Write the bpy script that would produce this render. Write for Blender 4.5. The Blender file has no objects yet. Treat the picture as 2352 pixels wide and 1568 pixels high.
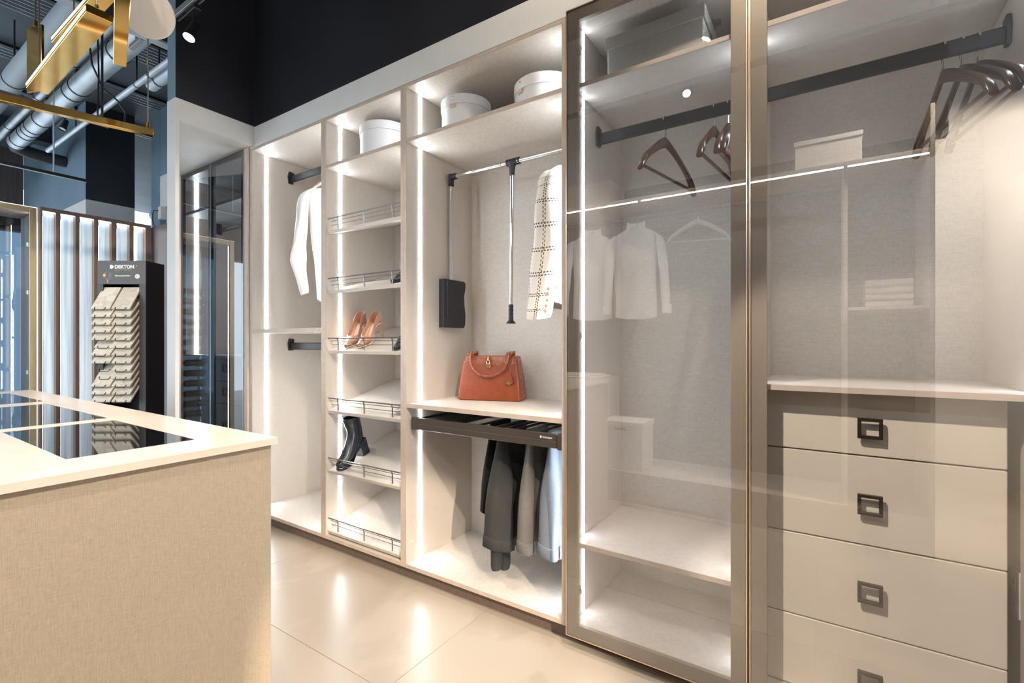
import bpy, bmesh, math, random
from mathutils import Vector, Matrix
random.seed(7)
R = math.radians
C = bpy.context.scene.collection
SC = bpy.context.scene

# ------------------------------------------------------------------ camera, world, exposure, lamps
YAW = 33.43
cam_d = bpy.data.cameras.new('camera')
cam_d.sensor_width = 36.0
cam_d.lens = 1097.0 / 2352.0 * 36.0
cam_d.shift_y = 3.0 / 2352.0
cam_d.clip_start = 0.02
cam = bpy.data.objects.new('camera', cam_d)
cam.location = (0, 0, 1.165)
cam.rotation_euler = (R(90), 0, R(YAW))
C.objects.link(cam)
SC.camera = cam

world = bpy.data.worlds.new('daylight')
SC.world = world
world.use_nodes = True
wb = world.node_tree.nodes['Background']
wb.inputs[0].default_value = (0.74, 0.87, 1.0, 1)
wb.inputs[1].default_value = 3.0

SC.view_settings.view_transform = 'Standard'
SC.view_settings.look = 'None'
SC.view_settings.gamma = 1.0
SC.view_settings.exposure = 0.17
SC.view_settings.use_curve_mapping = False
try:
    SC.cycles.max_bounces = 10
    SC.cycles.transparent_max_bounces = 24
    SC.cycles.sample_clamp_indirect = 6.0
    SC.cycles.use_denoising = True
    SC.cycles.caustics_reflective = False
    SC.cycles.caustics_refractive = False
except Exception:
    pass

WARM = (1.0, 0.86, 0.69)


def spot(name, loc, target, watts, size, blend=0.35, radius=0.025, col=WARM):
    l = bpy.data.lights.new(name, 'SPOT')
    l.energy = watts
    l.color = col
    l.spot_size = R(size)
    l.spot_blend = blend
    l.shadow_soft_size = radius
    o = bpy.data.objects.new(name, l)
    o.location = loc
    d = Vector(target) - Vector(loc)
    o.rotation_euler = d.to_track_quat('-Z', 'Y').to_euler()
    C.objects.link(o)
    return o


# lamp beams of the ceiling tracks, some of them added fill (location, aim, watts, cone)
BEAMS = [
    ((3.46, -1.43, 2.9), (-1.35, 1.42, 0.0), 1350, 13),
    ((-0.85, -0.33, 2.97), (0.14, 1.72, 0.56), 830, 21),
    ((-2.86, 1.185, 2.805), (-2.6, 0.4, 0.9), 60, 75),
    ((-0.6, 0.25, 2.97), (-1.7, 0.45, 0.8), 70, 75),
    ((-1.6, 0.35, 2.97), (-2.0, 1.1, 0.0), 30, 90),
    ((0.7, 0.0, 2.97), (-1.3, 0.5, 0.3), 245, 62),
    ((1.6, -0.7, 2.97), (1.1, -1.95, 1.5), 430, 110),  # added lamp out of view, brightens the rear wall that the glass reflects
    ((-1.9, 1.2, 2.86), (-1.42, -0.36, 1.72), 60, 34),  # added lamp out of view, lifts the shirts mirrored in the doors
    ((-0.5, 1.2, 2.86), (0.28, -0.36, 1.45), 150, 18),  # added lamp out of view, lifts the towel shelf mirrored in the doors
    ((-2.4, -0.33, 2.97), (-5.3, 1.75, 1.25), 250, 38),
    ((-0.12, 1.19, 2.86), (-0.2, 1.63, 1.75), 110, 60),
    ((-0.75, 1.19, 2.86), (-1.05, 1.65, 2.50), 6, 95),  # added lamp out of view, only there to brighten the fascia
]

# ------------------------------------------------------------------ materials
MATS = {}


def nodes_of(m):
    nt = m.node_tree
    return nt, nt.nodes['Principled BSDF'], nt.nodes.new, nt.links.new


def mat(name, col, rough=0.5, metal=0.0, spec=0.5, emit=None, estr=0.0, coat=0.0):
    if name in MATS:
        return MATS[name]
    m = bpy.data.materials.new(name)
    m.use_nodes = True
    p = m.node_tree.nodes['Principled BSDF']
    p.inputs['Base Color'].default_value = (*col, 1)
    p.inputs['Roughness'].default_value = rough
    p.inputs['Metallic'].default_value = metal
    p.inputs['Specular IOR Level'].default_value = spec
    p.inputs['Coat Weight'].default_value = coat
    if emit:
        p.inputs['Emission Color'].default_value = (*emit, 1)
        p.inputs['Emission Strength'].default_value = estr
    MATS[name] = m
    return m


def noisy(name, c1, c2, scale=(40, 40, 40), rough=0.5, detail=3.0, bump=0.0, metal=0.0, contrast=(0.35, 0.65), weave=False, spec=0.5, nscale=1.0):
    """colour mottled between c1 and c2 by stretched noise; weave adds a second set of threads"""
    m = mat(name, c1, rough, metal, spec)
    nt, p, new, link = nodes_of(m)
    tc = new('ShaderNodeTexCoord')
    mp = new('ShaderNodeMapping')
    mp.inputs['Scale'].default_value = scale
    link(tc.outputs['Object'], mp.inputs[0])
    n = new('ShaderNodeTexNoise')
    n.inputs['Scale'].default_value = nscale
    n.inputs['Detail'].default_value = detail
    link(mp.outputs[0], n.inputs['Vector'])
    val = n.outputs[0]
    if weave:
        mp2 = new('ShaderNodeMapping')
        s = scale
        mp2.inputs['Scale'].default_value = (s[2], s[2], s[0])
        link(tc.outputs['Object'], mp2.inputs[0])
        n2 = new('ShaderNodeTexNoise')
        n2.inputs['Scale'].default_value = nscale
        n2.inputs['Detail'].default_value = detail
        link(mp2.outputs[0], n2.inputs['Vector'])
        ad = new('ShaderNodeMath')
        ad.operation = 'ADD'
        link(n.outputs[0], ad.inputs[0])
        link(n2.outputs[0], ad.inputs[1])
        hv = new('ShaderNodeMath')
        hv.operation = 'MULTIPLY'
        hv.inputs[1].default_value = 0.5
        link(ad.outputs[0], hv.inputs[0])
        val = hv.outputs[0]
    r = new('ShaderNodeValToRGB')
    r.color_ramp.elements[0].position = contrast[0]
    r.color_ramp.elements[1].position = contrast[1]
    r.color_ramp.elements[0].color = (*c1, 1)
    r.color_ramp.elements[1].color = (*c2, 1)
    link(val, r.inputs[0])
    link(r.outputs[0], p.inputs['Base Color'])
    if bump:
        b = new('ShaderNodeBump')
        b.inputs['Strength'].default_value = bump
        b.inputs['Distance'].default_value = 0.002
        link(val, b.inputs['Height'])
        link(b.outputs[0], p.inputs['Normal'])
    return m


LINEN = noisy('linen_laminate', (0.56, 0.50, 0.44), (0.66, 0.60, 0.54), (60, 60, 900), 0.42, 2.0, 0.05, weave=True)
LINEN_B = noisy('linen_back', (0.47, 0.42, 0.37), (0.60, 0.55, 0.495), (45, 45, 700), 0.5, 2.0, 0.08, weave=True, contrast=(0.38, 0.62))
EDGE = noisy('linen_edge', (0.53, 0.435, 0.365), (0.58, 0.485, 0.41), (30, 30, 30), 0.45)
LINEN_WARMLIT = noisy('island_warmlit_linen', (0.44, 0.355, 0.26), (0.57, 0.47, 0.355), (50, 50, 700), 0.34, 2.0, 0.06, weave=True, contrast=(0.36, 0.64))  # same linen as the wardrobes; warm lamp light put into its yellower colour
PALE = noisy('pale_paint', (0.64, 0.62, 0.59), (0.67, 0.65, 0.62), (8, 8, 8), 0.55)
DARKP = noisy('dark_paint', (0.018, 0.018, 0.023), (0.024, 0.023, 0.029), (3, 3, 3), 0.34)
BLUEP = noisy('blue_grey_paint', (0.145, 0.225, 0.285), (0.175, 0.255, 0.315), (2, 2, 2), 0.55)
CEIL = noisy('ceiling_grey', (0.10, 0.125, 0.145), (0.13, 0.16, 0.18), (1.5, 1.5, 1.5), 0.7)
NAVY = mat('navy_ceiling', (0.018, 0.022, 0.032), 0.6)
BROWNW = noisy('brown_veneer', (0.075, 0.055, 0.052), (0.11, 0.085, 0.08), (25, 25, 1.5), 0.5)
FINW = noisy('fin_veneer', (0.16, 0.10, 0.075), (0.22, 0.145, 0.11), (30, 30, 2), 0.5)
PANELW = noisy('whitewashed_oak', (0.42, 0.52, 0.60), (0.70, 0.78, 0.84), (10, 45, 1.0), 0.4, 4.0)
TOPSTONE = noisy('cream_stone', (0.80, 0.70, 0.57), (0.88, 0.80, 0.69), (2.2, 5, 5), 0.22, 6.0, contrast=(0.3, 0.6))
BLACKGL = mat('black_glass', (0.006, 0.007, 0.009), 0.02, 0, 0.9)
BLACK = mat('black_metal', (0.02, 0.02, 0.024), 0.38, 0.3)
GREYBAR = mat('satin_rail', (0.010, 0.010, 0.012), 0.45, 0.0, 0.25)
CHROME = mat('chrome', (0.85, 0.86, 0.88), 0.08, 1.0)
GREYM = mat('grey_rail', (0.30, 0.285, 0.28), 0.3, 0.85)
BRONZE = noisy('bronze_frame', (0.29, 0.235, 0.18), (0.33, 0.27, 0.205), (3, 3, 0.3), 0.5, metal=0.35)
BRONZE_E = mat('bronze_edge', (0.86, 0.68, 0.54), 0.28, 0.9)
RACKM = mat('rack_bronze', (0.10, 0.083, 0.072), 0.4, 0.55)
BRASS = noisy('polished_brass', (0.72, 0.42, 0.10), (0.80, 0.50, 0.15), (6, 6, 6), 0.10, metal=1.0)
GOLDF = mat('gold_frame', (0.62, 0.47, 0.28), 0.3, 0.8)
STEEL = noisy('galvanised_duct', (0.42, 0.48, 0.52), (0.56, 0.62, 0.66), (5, 5, 5), 0.42, metal=0.55)
DUCTDK = mat('black_flex', (0.03, 0.033, 0.038), 0.6)
LED = mat('led_strip', (1, 1, 1), 0.5, emit=(0.86, 0.935, 1.0), estr=50)
LEDG = mat('led_strip_soft', (1, 1, 1), 0.5, emit=(0.86, 0.935, 1.0), estr=32)
LEDO = mat('led_strip_strong', (1, 1, 1), 0.5, emit=(0.95, 0.97, 1.0), estr=150)
LEDF = mat('led_strip_dim', (1, 1, 1), 0.5, emit=(0.82, 0.92, 1.0), estr=15)
LEDW = mat('led_warm', (1, 1, 1), 0.5, emit=(1.0, 0.86, 0.70), estr=1.6)
LAMPG = mat('lamp_lens', (1, 1, 1), 0.5, emit=(1.0, 0.80, 0.52), estr=60)
DIFF = mat('opal_disc', (0.80, 0.72, 0.62), 0.55)
WHITEBOX = noisy('white_canvas', (0.72, 0.70, 0.69), (0.80, 0.78, 0.77), (350, 350, 350), 0.6, bump=0.05)
GREYBOX = noisy('grey_canvas', (0.25, 0.235, 0.215), (0.36, 0.34, 0.315), (260, 260, 260), 0.75, bump=0.15)
TAN = mat('tan_tab', (0.62, 0.47, 0.33), 0.5)
COTTON = noisy('white_cotton', (0.82, 0.81, 0.80), (0.88, 0.87, 0.86), (6, 6, 6), 0.75, bump=0.03)
SILK = noisy('cream_silk', (0.80, 0.74, 0.68), (0.88, 0.83, 0.78), (6, 6, 3), 0.45)
WOODH = noisy('walnut_hanger', (0.035, 0.014, 0.007), (0.075, 0.031, 0.016), (40, 40, 8), 0.25, spec=0.6)
ROSE = mat('rose_hanger', (0.72, 0.50, 0.42), 0.25, 0.6)
COGNAC = noisy('cognac_leather', (0.20, 0.036, 0.008), (0.235, 0.046, 0.0115), (30, 30, 30), 0.38, bump=0.02)
CROC = noisy('croc_leather', (0.16, 0.033, 0.013), (0.32, 0.085, 0.036), (160, 60, 160), 0.22, bump=0.5)
CROCDK = noisy('dark_croc_leather', (0.17, 0.045, 0.022), (0.33, 0.09, 0.045), (120, 120, 120), 0.25, bump=0.4)
GOLD = mat('gold_fitting', (0.86, 0.62, 0.34), 0.2, 1.0)
NUDE = noisy('nude_leather', (0.46, 0.235, 0.15), (0.52, 0.275, 0.18), (20, 20, 20), 0.28)
INSOLE = mat('insole', (0.78, 0.58, 0.45), 0.5)
BLKLEA = noisy('black_leather', (0.018, 0.022, 0.032), (0.028, 0.032, 0.042), (25, 25, 25), 0.26, bump=0.05)
GLITTER = noisy('silver_glitter', (0.45, 0.45, 0.47), (0.95, 0.95, 0.95), (600, 600, 600), 0.3, metal=0.6)
CHARC = noisy('charcoal_wool', (0.022, 0.021, 0.021), (0.038, 0.037, 0.036), (700, 700, 200), 0.9, bump=0.1)
GREYW = noisy('grey_blue_wool', (0.13, 0.155, 0.20), (0.19, 0.22, 0.275), (700, 700, 160), 0.9, bump=0.1)
GREYW2 = noisy('taupe_wool', (0.10, 0.092, 0.087), (0.145, 0.134, 0.127), (700, 700, 160), 0.9, bump=0.1)
DRAWER = noisy('cream_lacquer', (0.70, 0.62, 0.52), (0.73, 0.65, 0.545), (2, 2, 2), 0.35)
PULL = mat('dark_bronze_pull', (0.05, 0.034, 0.026), 0.32, 0.6)
PLASTIC = mat('white_plastic', (0.72, 0.68, 0.63), 0.4)
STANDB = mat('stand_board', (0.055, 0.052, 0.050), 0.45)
STANDH = mat('stand_header', (0.085, 0.077, 0.072), 0.42)
INK = mat('white_print', (0.80, 0.78, 0.74), 0.6)
INK2 = mat('grey_print', (0.30, 0.285, 0.27), 0.6)
INKG = mat('orange_print', (0.75, 0.45, 0.18), 0.6)
JOINT = mat('tile_joint', (0.36, 0.30, 0.235), 0.8)
PLINTHM = noisy('plinth_linen', (0.17, 0.125, 0.10), (0.21, 0.16, 0.13), (60, 60, 60), 0.45)
BOTTLE = mat('bottle_glass', (0.02, 0.022, 0.018), 0.08, 0, 0.7)
FOIL = mat('bottle_foil', (0.12, 0.03, 0.03), 0.35, 0.4)
NICHE_IN = noisy('grey_interior', (0.30, 0.29, 0.285), (0.36, 0.35, 0.34), (60, 60, 500), 0.5, weave=True)
TOWEL = noisy('white_towel', (0.80, 0.77, 0.74), (0.88, 0.86, 0.84), (220, 220, 220), 0.95, bump=0.4)


def stone_mat(name, c1, c2, vein):
    m = mat(name, c1, 0.3)
    nt, p, new, link = nodes_of(m)
    tc = new('ShaderNodeTexCoord')
    oi = new('ShaderNodeObjectInfo')
    mu = new('ShaderNodeVectorMath')
    mu.operation = 'ADD'
    sc = new('ShaderNodeVectorMath')
    sc.operation = 'SCALE'
    sc.inputs[3].default_value = 37.0
    link(oi.outputs['Random'], sc.inputs[0])
    link(tc.outputs['Object'], mu.inputs[0])
    link(sc.outputs[0], mu.inputs[1])
    w = new('ShaderNodeTexNoise')
    w.inputs['Scale'].default_value = 5.0
    w.inputs['Detail'].default_value = 6.0
    w.inputs['Distortion'].default_value = 1.2
    link(mu.outputs[0], w.inputs['Vector'])
    r = new('ShaderNodeValToRGB')
    e = r.color_ramp.elements
    e[0].position, e[0].color = 0.30, (*c1, 1)
    e[1].position, e[1].color = 0.70, (*c2, 1)
    v = r.color_ramp.elements.new(0.505)
    v.color = (*vein, 1)
    a = r.color_ramp.elements.new(0.48)
    a.color = (*c1, 1)
    b = r.color_ramp.elements.new(0.53)
    b.color = (*c2, 1)
    link(w.outputs[0], r.inputs[0])
    mx = new('ShaderNodeMixRGB')
    mx.blend_type = 'MULTIPLY'
    mx.inputs[0].default_value = 0.16
    link(r.outputs[0], mx.inputs[1])
    link(oi.outputs['Random'], mx.inputs[2])
    link(mx.outputs[0], p.inputs['Base Color'])
    return m


SAMPLE = stone_mat('sample_stone', (0.74, 0.67, 0.55), (0.80, 0.73, 0.61), (0.62, 0.53, 0.41))
TILE = stone_mat('floor_tile', (0.43, 0.365, 0.30), (0.475, 0.41, 0.34), (0.45, 0.385, 0.318))
TILE.node_tree.nodes['Principled BSDF'].inputs['Roughness'].default_value = 0.3
for n_ in TILE.node_tree.nodes:
    if n_.type == 'TEX_NOISE':
        n_.inputs['Scale'].default_value = 1.6
    if n_.type == 'MIX_RGB':
        n_.inputs[0].default_value = 0.04


def glass(name, tint, ior, extra=0.0):
    """a pane: tinted see-through body with a mirror film on its outer faces (Fresnel)"""
    m = bpy.data.materials.new(name)
    m.use_nodes = True
    nt = m.node_tree
    nt.nodes.clear()
    new, link = nt.nodes.new, nt.links.new
    out = new('ShaderNodeOutputMaterial')
    mix = new('ShaderNodeMixShader')
    tr = new('ShaderNodeBsdfTransparent')
    tr.inputs[0].default_value = (*tint, 1)
    gl = new('ShaderNodeBsdfGlossy')
    gl.inputs['Roughness'].default_value = 0.0
    gl.inputs['Color'].default_value = (1, 1, 1, 1)
    fr = new('ShaderNodeFresnel')
    fr.inputs[0].default_value = ior
    geo = new('ShaderNodeNewGeometry')
    inv = new('ShaderNodeMath')
    inv.operation = 'SUBTRACT'
    inv.inputs[0].default_value = 1.0
    link(geo.outputs['Backfacing'], inv.inputs[1])
    mu = new('ShaderNodeMath')
    mu.operation = 'MULTIPLY'
    ad = new('ShaderNodeMath')
    ad.operation = 'ADD'
    ad.inputs[1].default_value = extra
    link(fr.outputs[0], ad.inputs[0])
    link(ad.outputs[0], mu.inputs[0])
    link(inv.outputs[0], mu.inputs[1])
    link(mu.outputs[0], mix.inputs[0])
    link(tr.outputs[0], mix.inputs[1])
    link(gl.outputs[0], mix.inputs[2])
    link(mix.outputs[0], out.inputs[0])
    MATS[name] = m
    return m


SMOKE = glass('smoked_glass', (0.845, 0.85, 0.865), 1.8, 0.11)
SMOKE_D = glass('dark_smoked_glass', (0.60, 0.62, 0.64), 1.8, 0.04)
CLEAR = glass('clear_glass', (0.95, 0.97, 0.97), 1.45)


def tweed_mat():
    m = mat('checked_tweed', (0.80, 0.76, 0.70), 0.85)
    nt, p, new, link = nodes_of(m)
    uv = new('ShaderNodeUVMap')
    uv.uv_map = 'UVMap'
    sep = new('ShaderNodeSeparateXYZ')
    link(uv.outputs[0], sep.inputs[0])
    masks = []
    for a, b in ((0, 1), (1, 0)):
        per = 0.062 if a == 1 else 0.058
        outs = []
        for off in (0.0, 0.12):
            d = new('ShaderNodeMath'); d.operation = 'DIVIDE'; d.inputs[1].default_value = per
            link(sep.outputs[a], d.inputs[0])
            s = new('ShaderNodeMath'); s.operation = 'ADD'; s.inputs[1].default_value = off
            link(d.outputs[0], s.inputs[0])
            f = new('ShaderNodeMath'); f.operation = 'FRACT'
            link(s.outputs[0], f.inputs[0])
            l = new('ShaderNodeMath'); l.operation = 'LESS_THAN'; l.inputs[1].default_value = 0.055
            link(f.outputs[0], l.inputs[0])
            d2 = new('ShaderNodeMath'); d2.operation = 'DIVIDE'; d2.inputs[1].default_value = 0.011
            link(sep.outputs[b], d2.inputs[0])
            s2 = new('ShaderNodeMath'); s2.operation = 'ADD'; s2.inputs[1].default_value = off * 4
            link(d2.outputs[0], s2.inputs[0])
            f2 = new('ShaderNodeMath'); f2.operation = 'FRACT'
            link(s2.outputs[0], f2.inputs[0])
            l2 = new('ShaderNodeMath'); l2.operation = 'LESS_THAN'; l2.inputs[1].default_value = 0.62
            link(f2.outputs[0], l2.inputs[0])
            mm = new('ShaderNodeMath'); mm.operation = 'MULTIPLY'
            link(l.outputs[0], mm.inputs[0]); link(l2.outputs[0], mm.inputs[1])
            outs.append(mm)
        mx = new('ShaderNodeMath'); mx.operation = 'MAXIMUM'
        link(outs[0].outputs[0], mx.inputs[0]); link(outs[1].outputs[0], mx.inputs[1])
        masks.append(mx)
    mx = new('ShaderNodeMath'); mx.operation = 'MAXIMUM'
    link(masks[0].outputs[0], mx.inputs[0]); link(masks[1].outputs[0], mx.inputs[1])
    c = new('ShaderNodeMixRGB')
    c.inputs[1].default_value = (0.80, 0.75, 0.68, 1)
    c.inputs[2].default_value = (0.10, 0.075, 0.055, 1)
    link(mx.outputs[0], c.inputs[0])
    link(c.outputs[0], p.inputs['Base Color'])
    return m


TWEED = tweed_mat()


# ------------------------------------------------------------------ mesh helpers
class MB:
    """collects boxes, tubes, lathes, prisms and lofts for ONE mesh"""

    def __init__(s):
        s.bm = bmesh.new()
        s.uv = s.bm.loops.layers.uv.new('UVMap')

    def box(s, x0, x1, y0, y1, z0, z1, bev=0.0, M=None):
        n0 = len(s.bm.verts)
        vs = [s.bm.verts.new((x, y, z)) for x in (x0, x1) for y in (y0, y1) for z in (z0, z1)]
        fs = [(0, 1, 3, 2), (4, 6, 7, 5), (0, 4, 5, 1), (2, 3, 7, 6), (0, 2, 6, 4), (1, 5, 7, 3)]
        faces = [s.bm.faces.new([vs[i] for i in f]) for f in fs]
        if M is not None:
            for v in vs:
                v.co = M @ v.co
        if bev > 0:
            ed = {e for f in faces for e in f.edges}
            bmesh.ops.bevel(s.bm, geom=list(ed), offset=bev, segments=1, affect='EDGES', profile=0.5)
        return s

    def ring_loft(s, rings, caps=True, closed=True, uvs=None, flip=False):
        n = len(rings[0])
        V = [[s.bm.verts.new(p) for p in r] for r in rings]
        m = n if closed else n - 1
        for i in range(len(V) - 1):
            for j in range(m):
                k = (j + 1) % n
                q = [V[i][j], V[i][k], V[i + 1][k], V[i + 1][j]]
                if flip:
                    q.reverse()
                try:
                    f = s.bm.faces.new(q)
                except ValueError:
                    continue
                if uvs:
                    idx = [(i, j), (i, j + 1), (i + 1, j + 1), (i + 1, j)]
                    if flip:
                        idx.reverse()
                    for lp, (a, b) in zip(f.loops, idx):
                        lp[s.uv].uv = uvs(a, b)
        if caps and closed:
            for r, rev in ((V[0], not flip), (V[-1], flip)):
                try:
                    s.bm.faces.new(r[::-1] if rev else r)
                except ValueError:
                    pass
        return s

    def tube(s, pts, r, n=10, caps=True):
        pts = [Vector(p) for p in pts]
        rr = r if isinstance(r, (list, tuple)) else [r] * len(pts)
        rings = []
        up = None
        for i, p in enumerate(pts):
            a = pts[max(0, i - 1)]
            b = pts[min(len(pts) - 1, i + 1)]
            t = (b - a).normalized()
            if up is None:
                up = Vector((0, 0, 1)) if abs(t.z) < 0.9 else Vector((1, 0, 0))
            u = t.cross(up)
            if u.length < 1e-5:
                u = t.cross(Vector((0, 1, 0)))
            u.normalize()
            w = u.cross(t).normalized()
            up = w
            rings.append([p + u * math.cos(2 * math.pi * k / n) * rr[i] + w * math.sin(2 * math.pi * k / n) * rr[i] for k in range(n)])
        s.ring_loft(rings, caps)
        return s

    def lathe(s, prof, n=28, c=(0, 0, 0), axis='z'):
        rings = []
        for r, h in prof:
            ring = []
            for k in range(n):
                a = 2 * math.pi * k / n
                x, y = r * math.cos(a), r * math.sin(a)
                if axis == 'z':
                    q = (c[0] + x, c[1] + y, c[2] + h)
                elif axis == 'x':
                    q = (c[0] + h, c[1] + x, c[2] + y)
                else:
                    q = (c[0] + y, c[1] + h, c[2] + x)
                ring.append(q)
            rings.append(ring)
        s.ring_loft(rings)
        return s

    def prism(s, poly, axis, d0, d1, M=None):
        def P(a, b, d):
            q = {'x': (d, a, b), 'y': (a, d, b), 'z': (a, b, d)}[axis]
            return M @ Vector(q) if M is not None else q
        s.ring_loft([[P(a, b, d0) for a, b in poly], [P(a, b, d1) for a, b in poly]])
        return s

    def build(s, name, material, parent=None, origin=(0, 0, 0), smooth=35, solid=0):
        bmesh.ops.recalc_face_normals(s.bm, faces=s.bm.faces[:])
        o3 = Vector(origin)
        if o3.length:
            for v in s.bm.verts:
                v.co -= o3
        me = bpy.data.meshes.new(name)
        s.bm.to_mesh(me)
        s.bm.free()
        if smooth:
            me.shade_smooth()
            me.set_sharp_from_angle(angle=R(smooth))
        me.materials.append(material)
        o = bpy.data.objects.new(name, me)
        C.objects.link(o)
        if parent is not None:
            o.parent = parent
        else:
            o.location = o3
        if solid:
            md = o.modifiers.new('thickness', 'SOLIDIFY')
            md.thickness = solid
            md.offset = 0
        return o


def tag(o, label, cat, group=None):
    o['label'] = label
    o['category'] = cat
    if group:
        o['group'] = group
    return o


class Thing:
    """an Empty at the thing's base; parts are given in world coordinates (or local ones when rot is used)"""

    def __init__(s, name, label, cat, loc, rot=(0, 0, 0), group=None, local=False):
        s.o = bpy.data.objects.new(name, None)
        s.o.empty_display_size = 0.05
        C.objects.link(s.o)
        s.o.location = loc
        s.o.rotation_euler = rot
        s.org = (0, 0, 0) if local else loc
        tag(s.o, label, cat, group)

    def part(s, name, mb, material, of=None, smooth=35, label=None, solid=0):
        o = mb.build(name, material, of if of is not None else s.o, s.org, smooth, solid)
        if label:
            o['label'] = label
        return o

    def box(s, name, material, *a, bev=0.0015, of=None, label=None):
        return s.part(name, MB().box(*a, bev=bev), material, of, 0 if not bev else 35, label)


def struct(name, mb, material, smooth=0):
    o = mb.build(name, material, None, (0, 0, 0), smooth)
    o['kind'] = 'structure'
    return o


def sbox(name, material, *a, bev=0.0):
    return struct(name, MB().box(*a, bev=bev), material)


def link_copy(o, parent):
    c = o.copy()
    C.objects.link(c)
    c.parent = parent
    return c


def dup(root, loc, rot=None, label=None, mats=None):
    r = root.copy()
    C.objects.link(r)
    r.location = loc
    if rot is not None:
        r.rotation_euler = rot
    if label:
        r['label'] = label
    for ch in root.children:
        c = link_copy(ch, r)
        for g in ch.children:
            link_copy(g, c)
    return r


def text_mesh(txt, size, depth=0.0012, bold=0.0):
    cu = bpy.data.curves.new('lettering', 'FONT')
    cu.body = txt
    cu.size = size
    cu.extrude = depth
    cu.offset = bold
    o = bpy.data.objects.new('lettering', cu)
    C.objects.link(o)
    dg = bpy.context.evaluated_depsgraph_get()
    me = bpy.data.meshes.new_from_object(o.evaluated_get(dg))
    bpy.data.objects.remove(o)
    me.name = 'lettering'
    return me


ORD = ['first', 'second', 'third', 'fourth', 'fifth', 'sixth', 'seventh', 'eighth', 'ninth', 'tenth', 'eleventh', 'twelfth', 'thirteenth', 'fourteenth']

# ------------------------------------------------------------------ room shell
fl = sbox('floor', JOINT, -12.0, 4.6, -6.0, 4.5, -0.06, -0.002)
tile_me = None
for i in range(-8, 5):
    for j in range(-5, 2):
        x0, y0 = -2.44 + 1.2 * i, 1.1 + 1.2 * j
        if x0 > 3.4 or x0 + 1.2 < -11.9 or y0 > 4:
            continue
        if tile_me is None:
            o = MB().box(0.0012, 1.1988, 0.0012, 1.1988, -0.0019, 0.0, bev=0.0006).build('tile', TILE, fl, (0, 0, 0), 0)
            tile_me = o.data
        else:
            o = bpy.data.objects.new('tile', tile_me)
            C.objects.link(o)
            o.parent = fl
        o.location = (x0, y0, 0)

sbox('ceiling', CEIL, -12.0, -3.182, -6.0, 4.5, 3.9, 4.0)
sbox('ceiling', NAVY, -3.1818, 4.6, -2.1, 4.5, 3.9, 4.0)
# wall above and behind the wardrobes: pale band, dark paint above
wb_ = struct('wall_back', MB().box(-3.08, 4.5, 2.20, 2.30, 0.0, 3.9), PALE)
o = MB().box(-3.078, 4.5, 1.652, 2.195, 2.5515, 3.9).build('paint_band', DARKP, wb_, (0, 0, 0), 0)
o = MB().box(-3.078, 4.5, 1.650, 2.195, 2.4215, 2.551).build('fascia', noisy('fascia_lightened', (0.76, 0.76, 0.75), (0.79, 0.79, 0.78), (8, 8, 8), 0.5), wb_, (0, 0, 0), 0)  # pale paint lightened; daylight falling on the fascia is put into its colour
wr_ = sbox('wall_right', PALE, 4.5, 4.6, -6.0, 2.3, 0.0, 2.5)
wf_ = struct('wall_front', MB().box(0.50, 4.5, -2.1, -2.0, 0.0, 3.9), PALE)
wf2 = struct('wall_rear', MB().box(-3.2, 0.62, -0.75, -0.655, 2.45, 3.9), PALE)

# end partition: pale bulkhead over the glazed niche, dark above, pale jamb below
wl = struct('wall_left', MB().box(-3.182, -3.078, 1.205, 1.6498, 2.43, 2.555), PALE)
MB().box(-3.182, -3.080, 1.207, 1.6518, 2.5555, 3.9).build('paint_band', BLUEP, wl, (0, 0, 0), 0)
MB().box(-3.0798, -3.078, 1.2072, 1.6518, 2.5555, 3.9).build('paint_band', DARKP, wl, (0, 0, 0), 0)
MB().box(-3.182, -3.078, 1.205, 1.226, 0.0, 2.4295).build('jamb', PALE, wl, (0, 0, 0), 0)
MB().prism([(-3.1825, 1.208), (-4.14, 1.570), (-4.14, 1.648), (-3.1825, 1.648)], 'z', 2.43, 2.555).build('soffit', PALE, wl, (0, 0, 0), 0)
MB().box(-4.14, -4.108, 1.60, 1.6340, 0.0, 2.4295).build('side_wall', EDGE, wl, (0, 0, 0), 0)

# far walls of the showroom
wfar = struct('wall_far', MB().box(-9.58, -7.0, 1.852, 2.31, 0.0, 2.79), PALE)
MB().box(-9.58, -7.001, 1.852, 2.31, 2.7905, 3.9).build('paint_band', BLUEP, wfar, (0, 0, 0), 0)
MB().box(-7.0008, -6.999, 1.8525, 2.31, 2.7905, 3.9).build('paint_band', DARKP, wfar, (0, 0, 0), 0)
wh = struct('wall_header', MB().box(-9.75, -9.6, -6.0, 1.85, 2.75, 3.9), BROWNW)
wn = struct('wall_niche', MB().box(-6.42, -3.3, 2.42, 2.55, 0.0, 2.71), PALE)
MB().box(-6.42, -3.3, 2.36, 2.55, 2.7105, 3.08).build('pale_beam', PALE, wn, (0, 0, 0), 0)
MB().box(-6.42, -3.3, 2.36, 2.55, 3.0805, 3.9).build('paint_band', BLUEP, wn, (0, 0, 0), 0)
MB().box(-6.66, -6.425, 2.36, 2.55, 0.0, 3.9).build('pier', BLUEP, wn, (0, 0, 0), 0)
ws = struct('wall_beyond', MB().box(-12.0, -4.0, 4.3, 4.45, 0.0, 3.9), NAVY)
wp = struct('wall_pier', MB().box(-7.6, -7.3, 2.9, 3.3, 0.0, 3.12), PALE)

# plinth under the open and glazed wardrobes
tr = sbox('trim_1', PLINTHM, -3.128, 0.43, 1.700, 1.716, 0.0, 0.0735)

# ------------------------------------------------------------------ wardrobe run
YF, YB = 1.65, 2.16
Z0, Z1 = 0.093, 2.404


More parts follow.
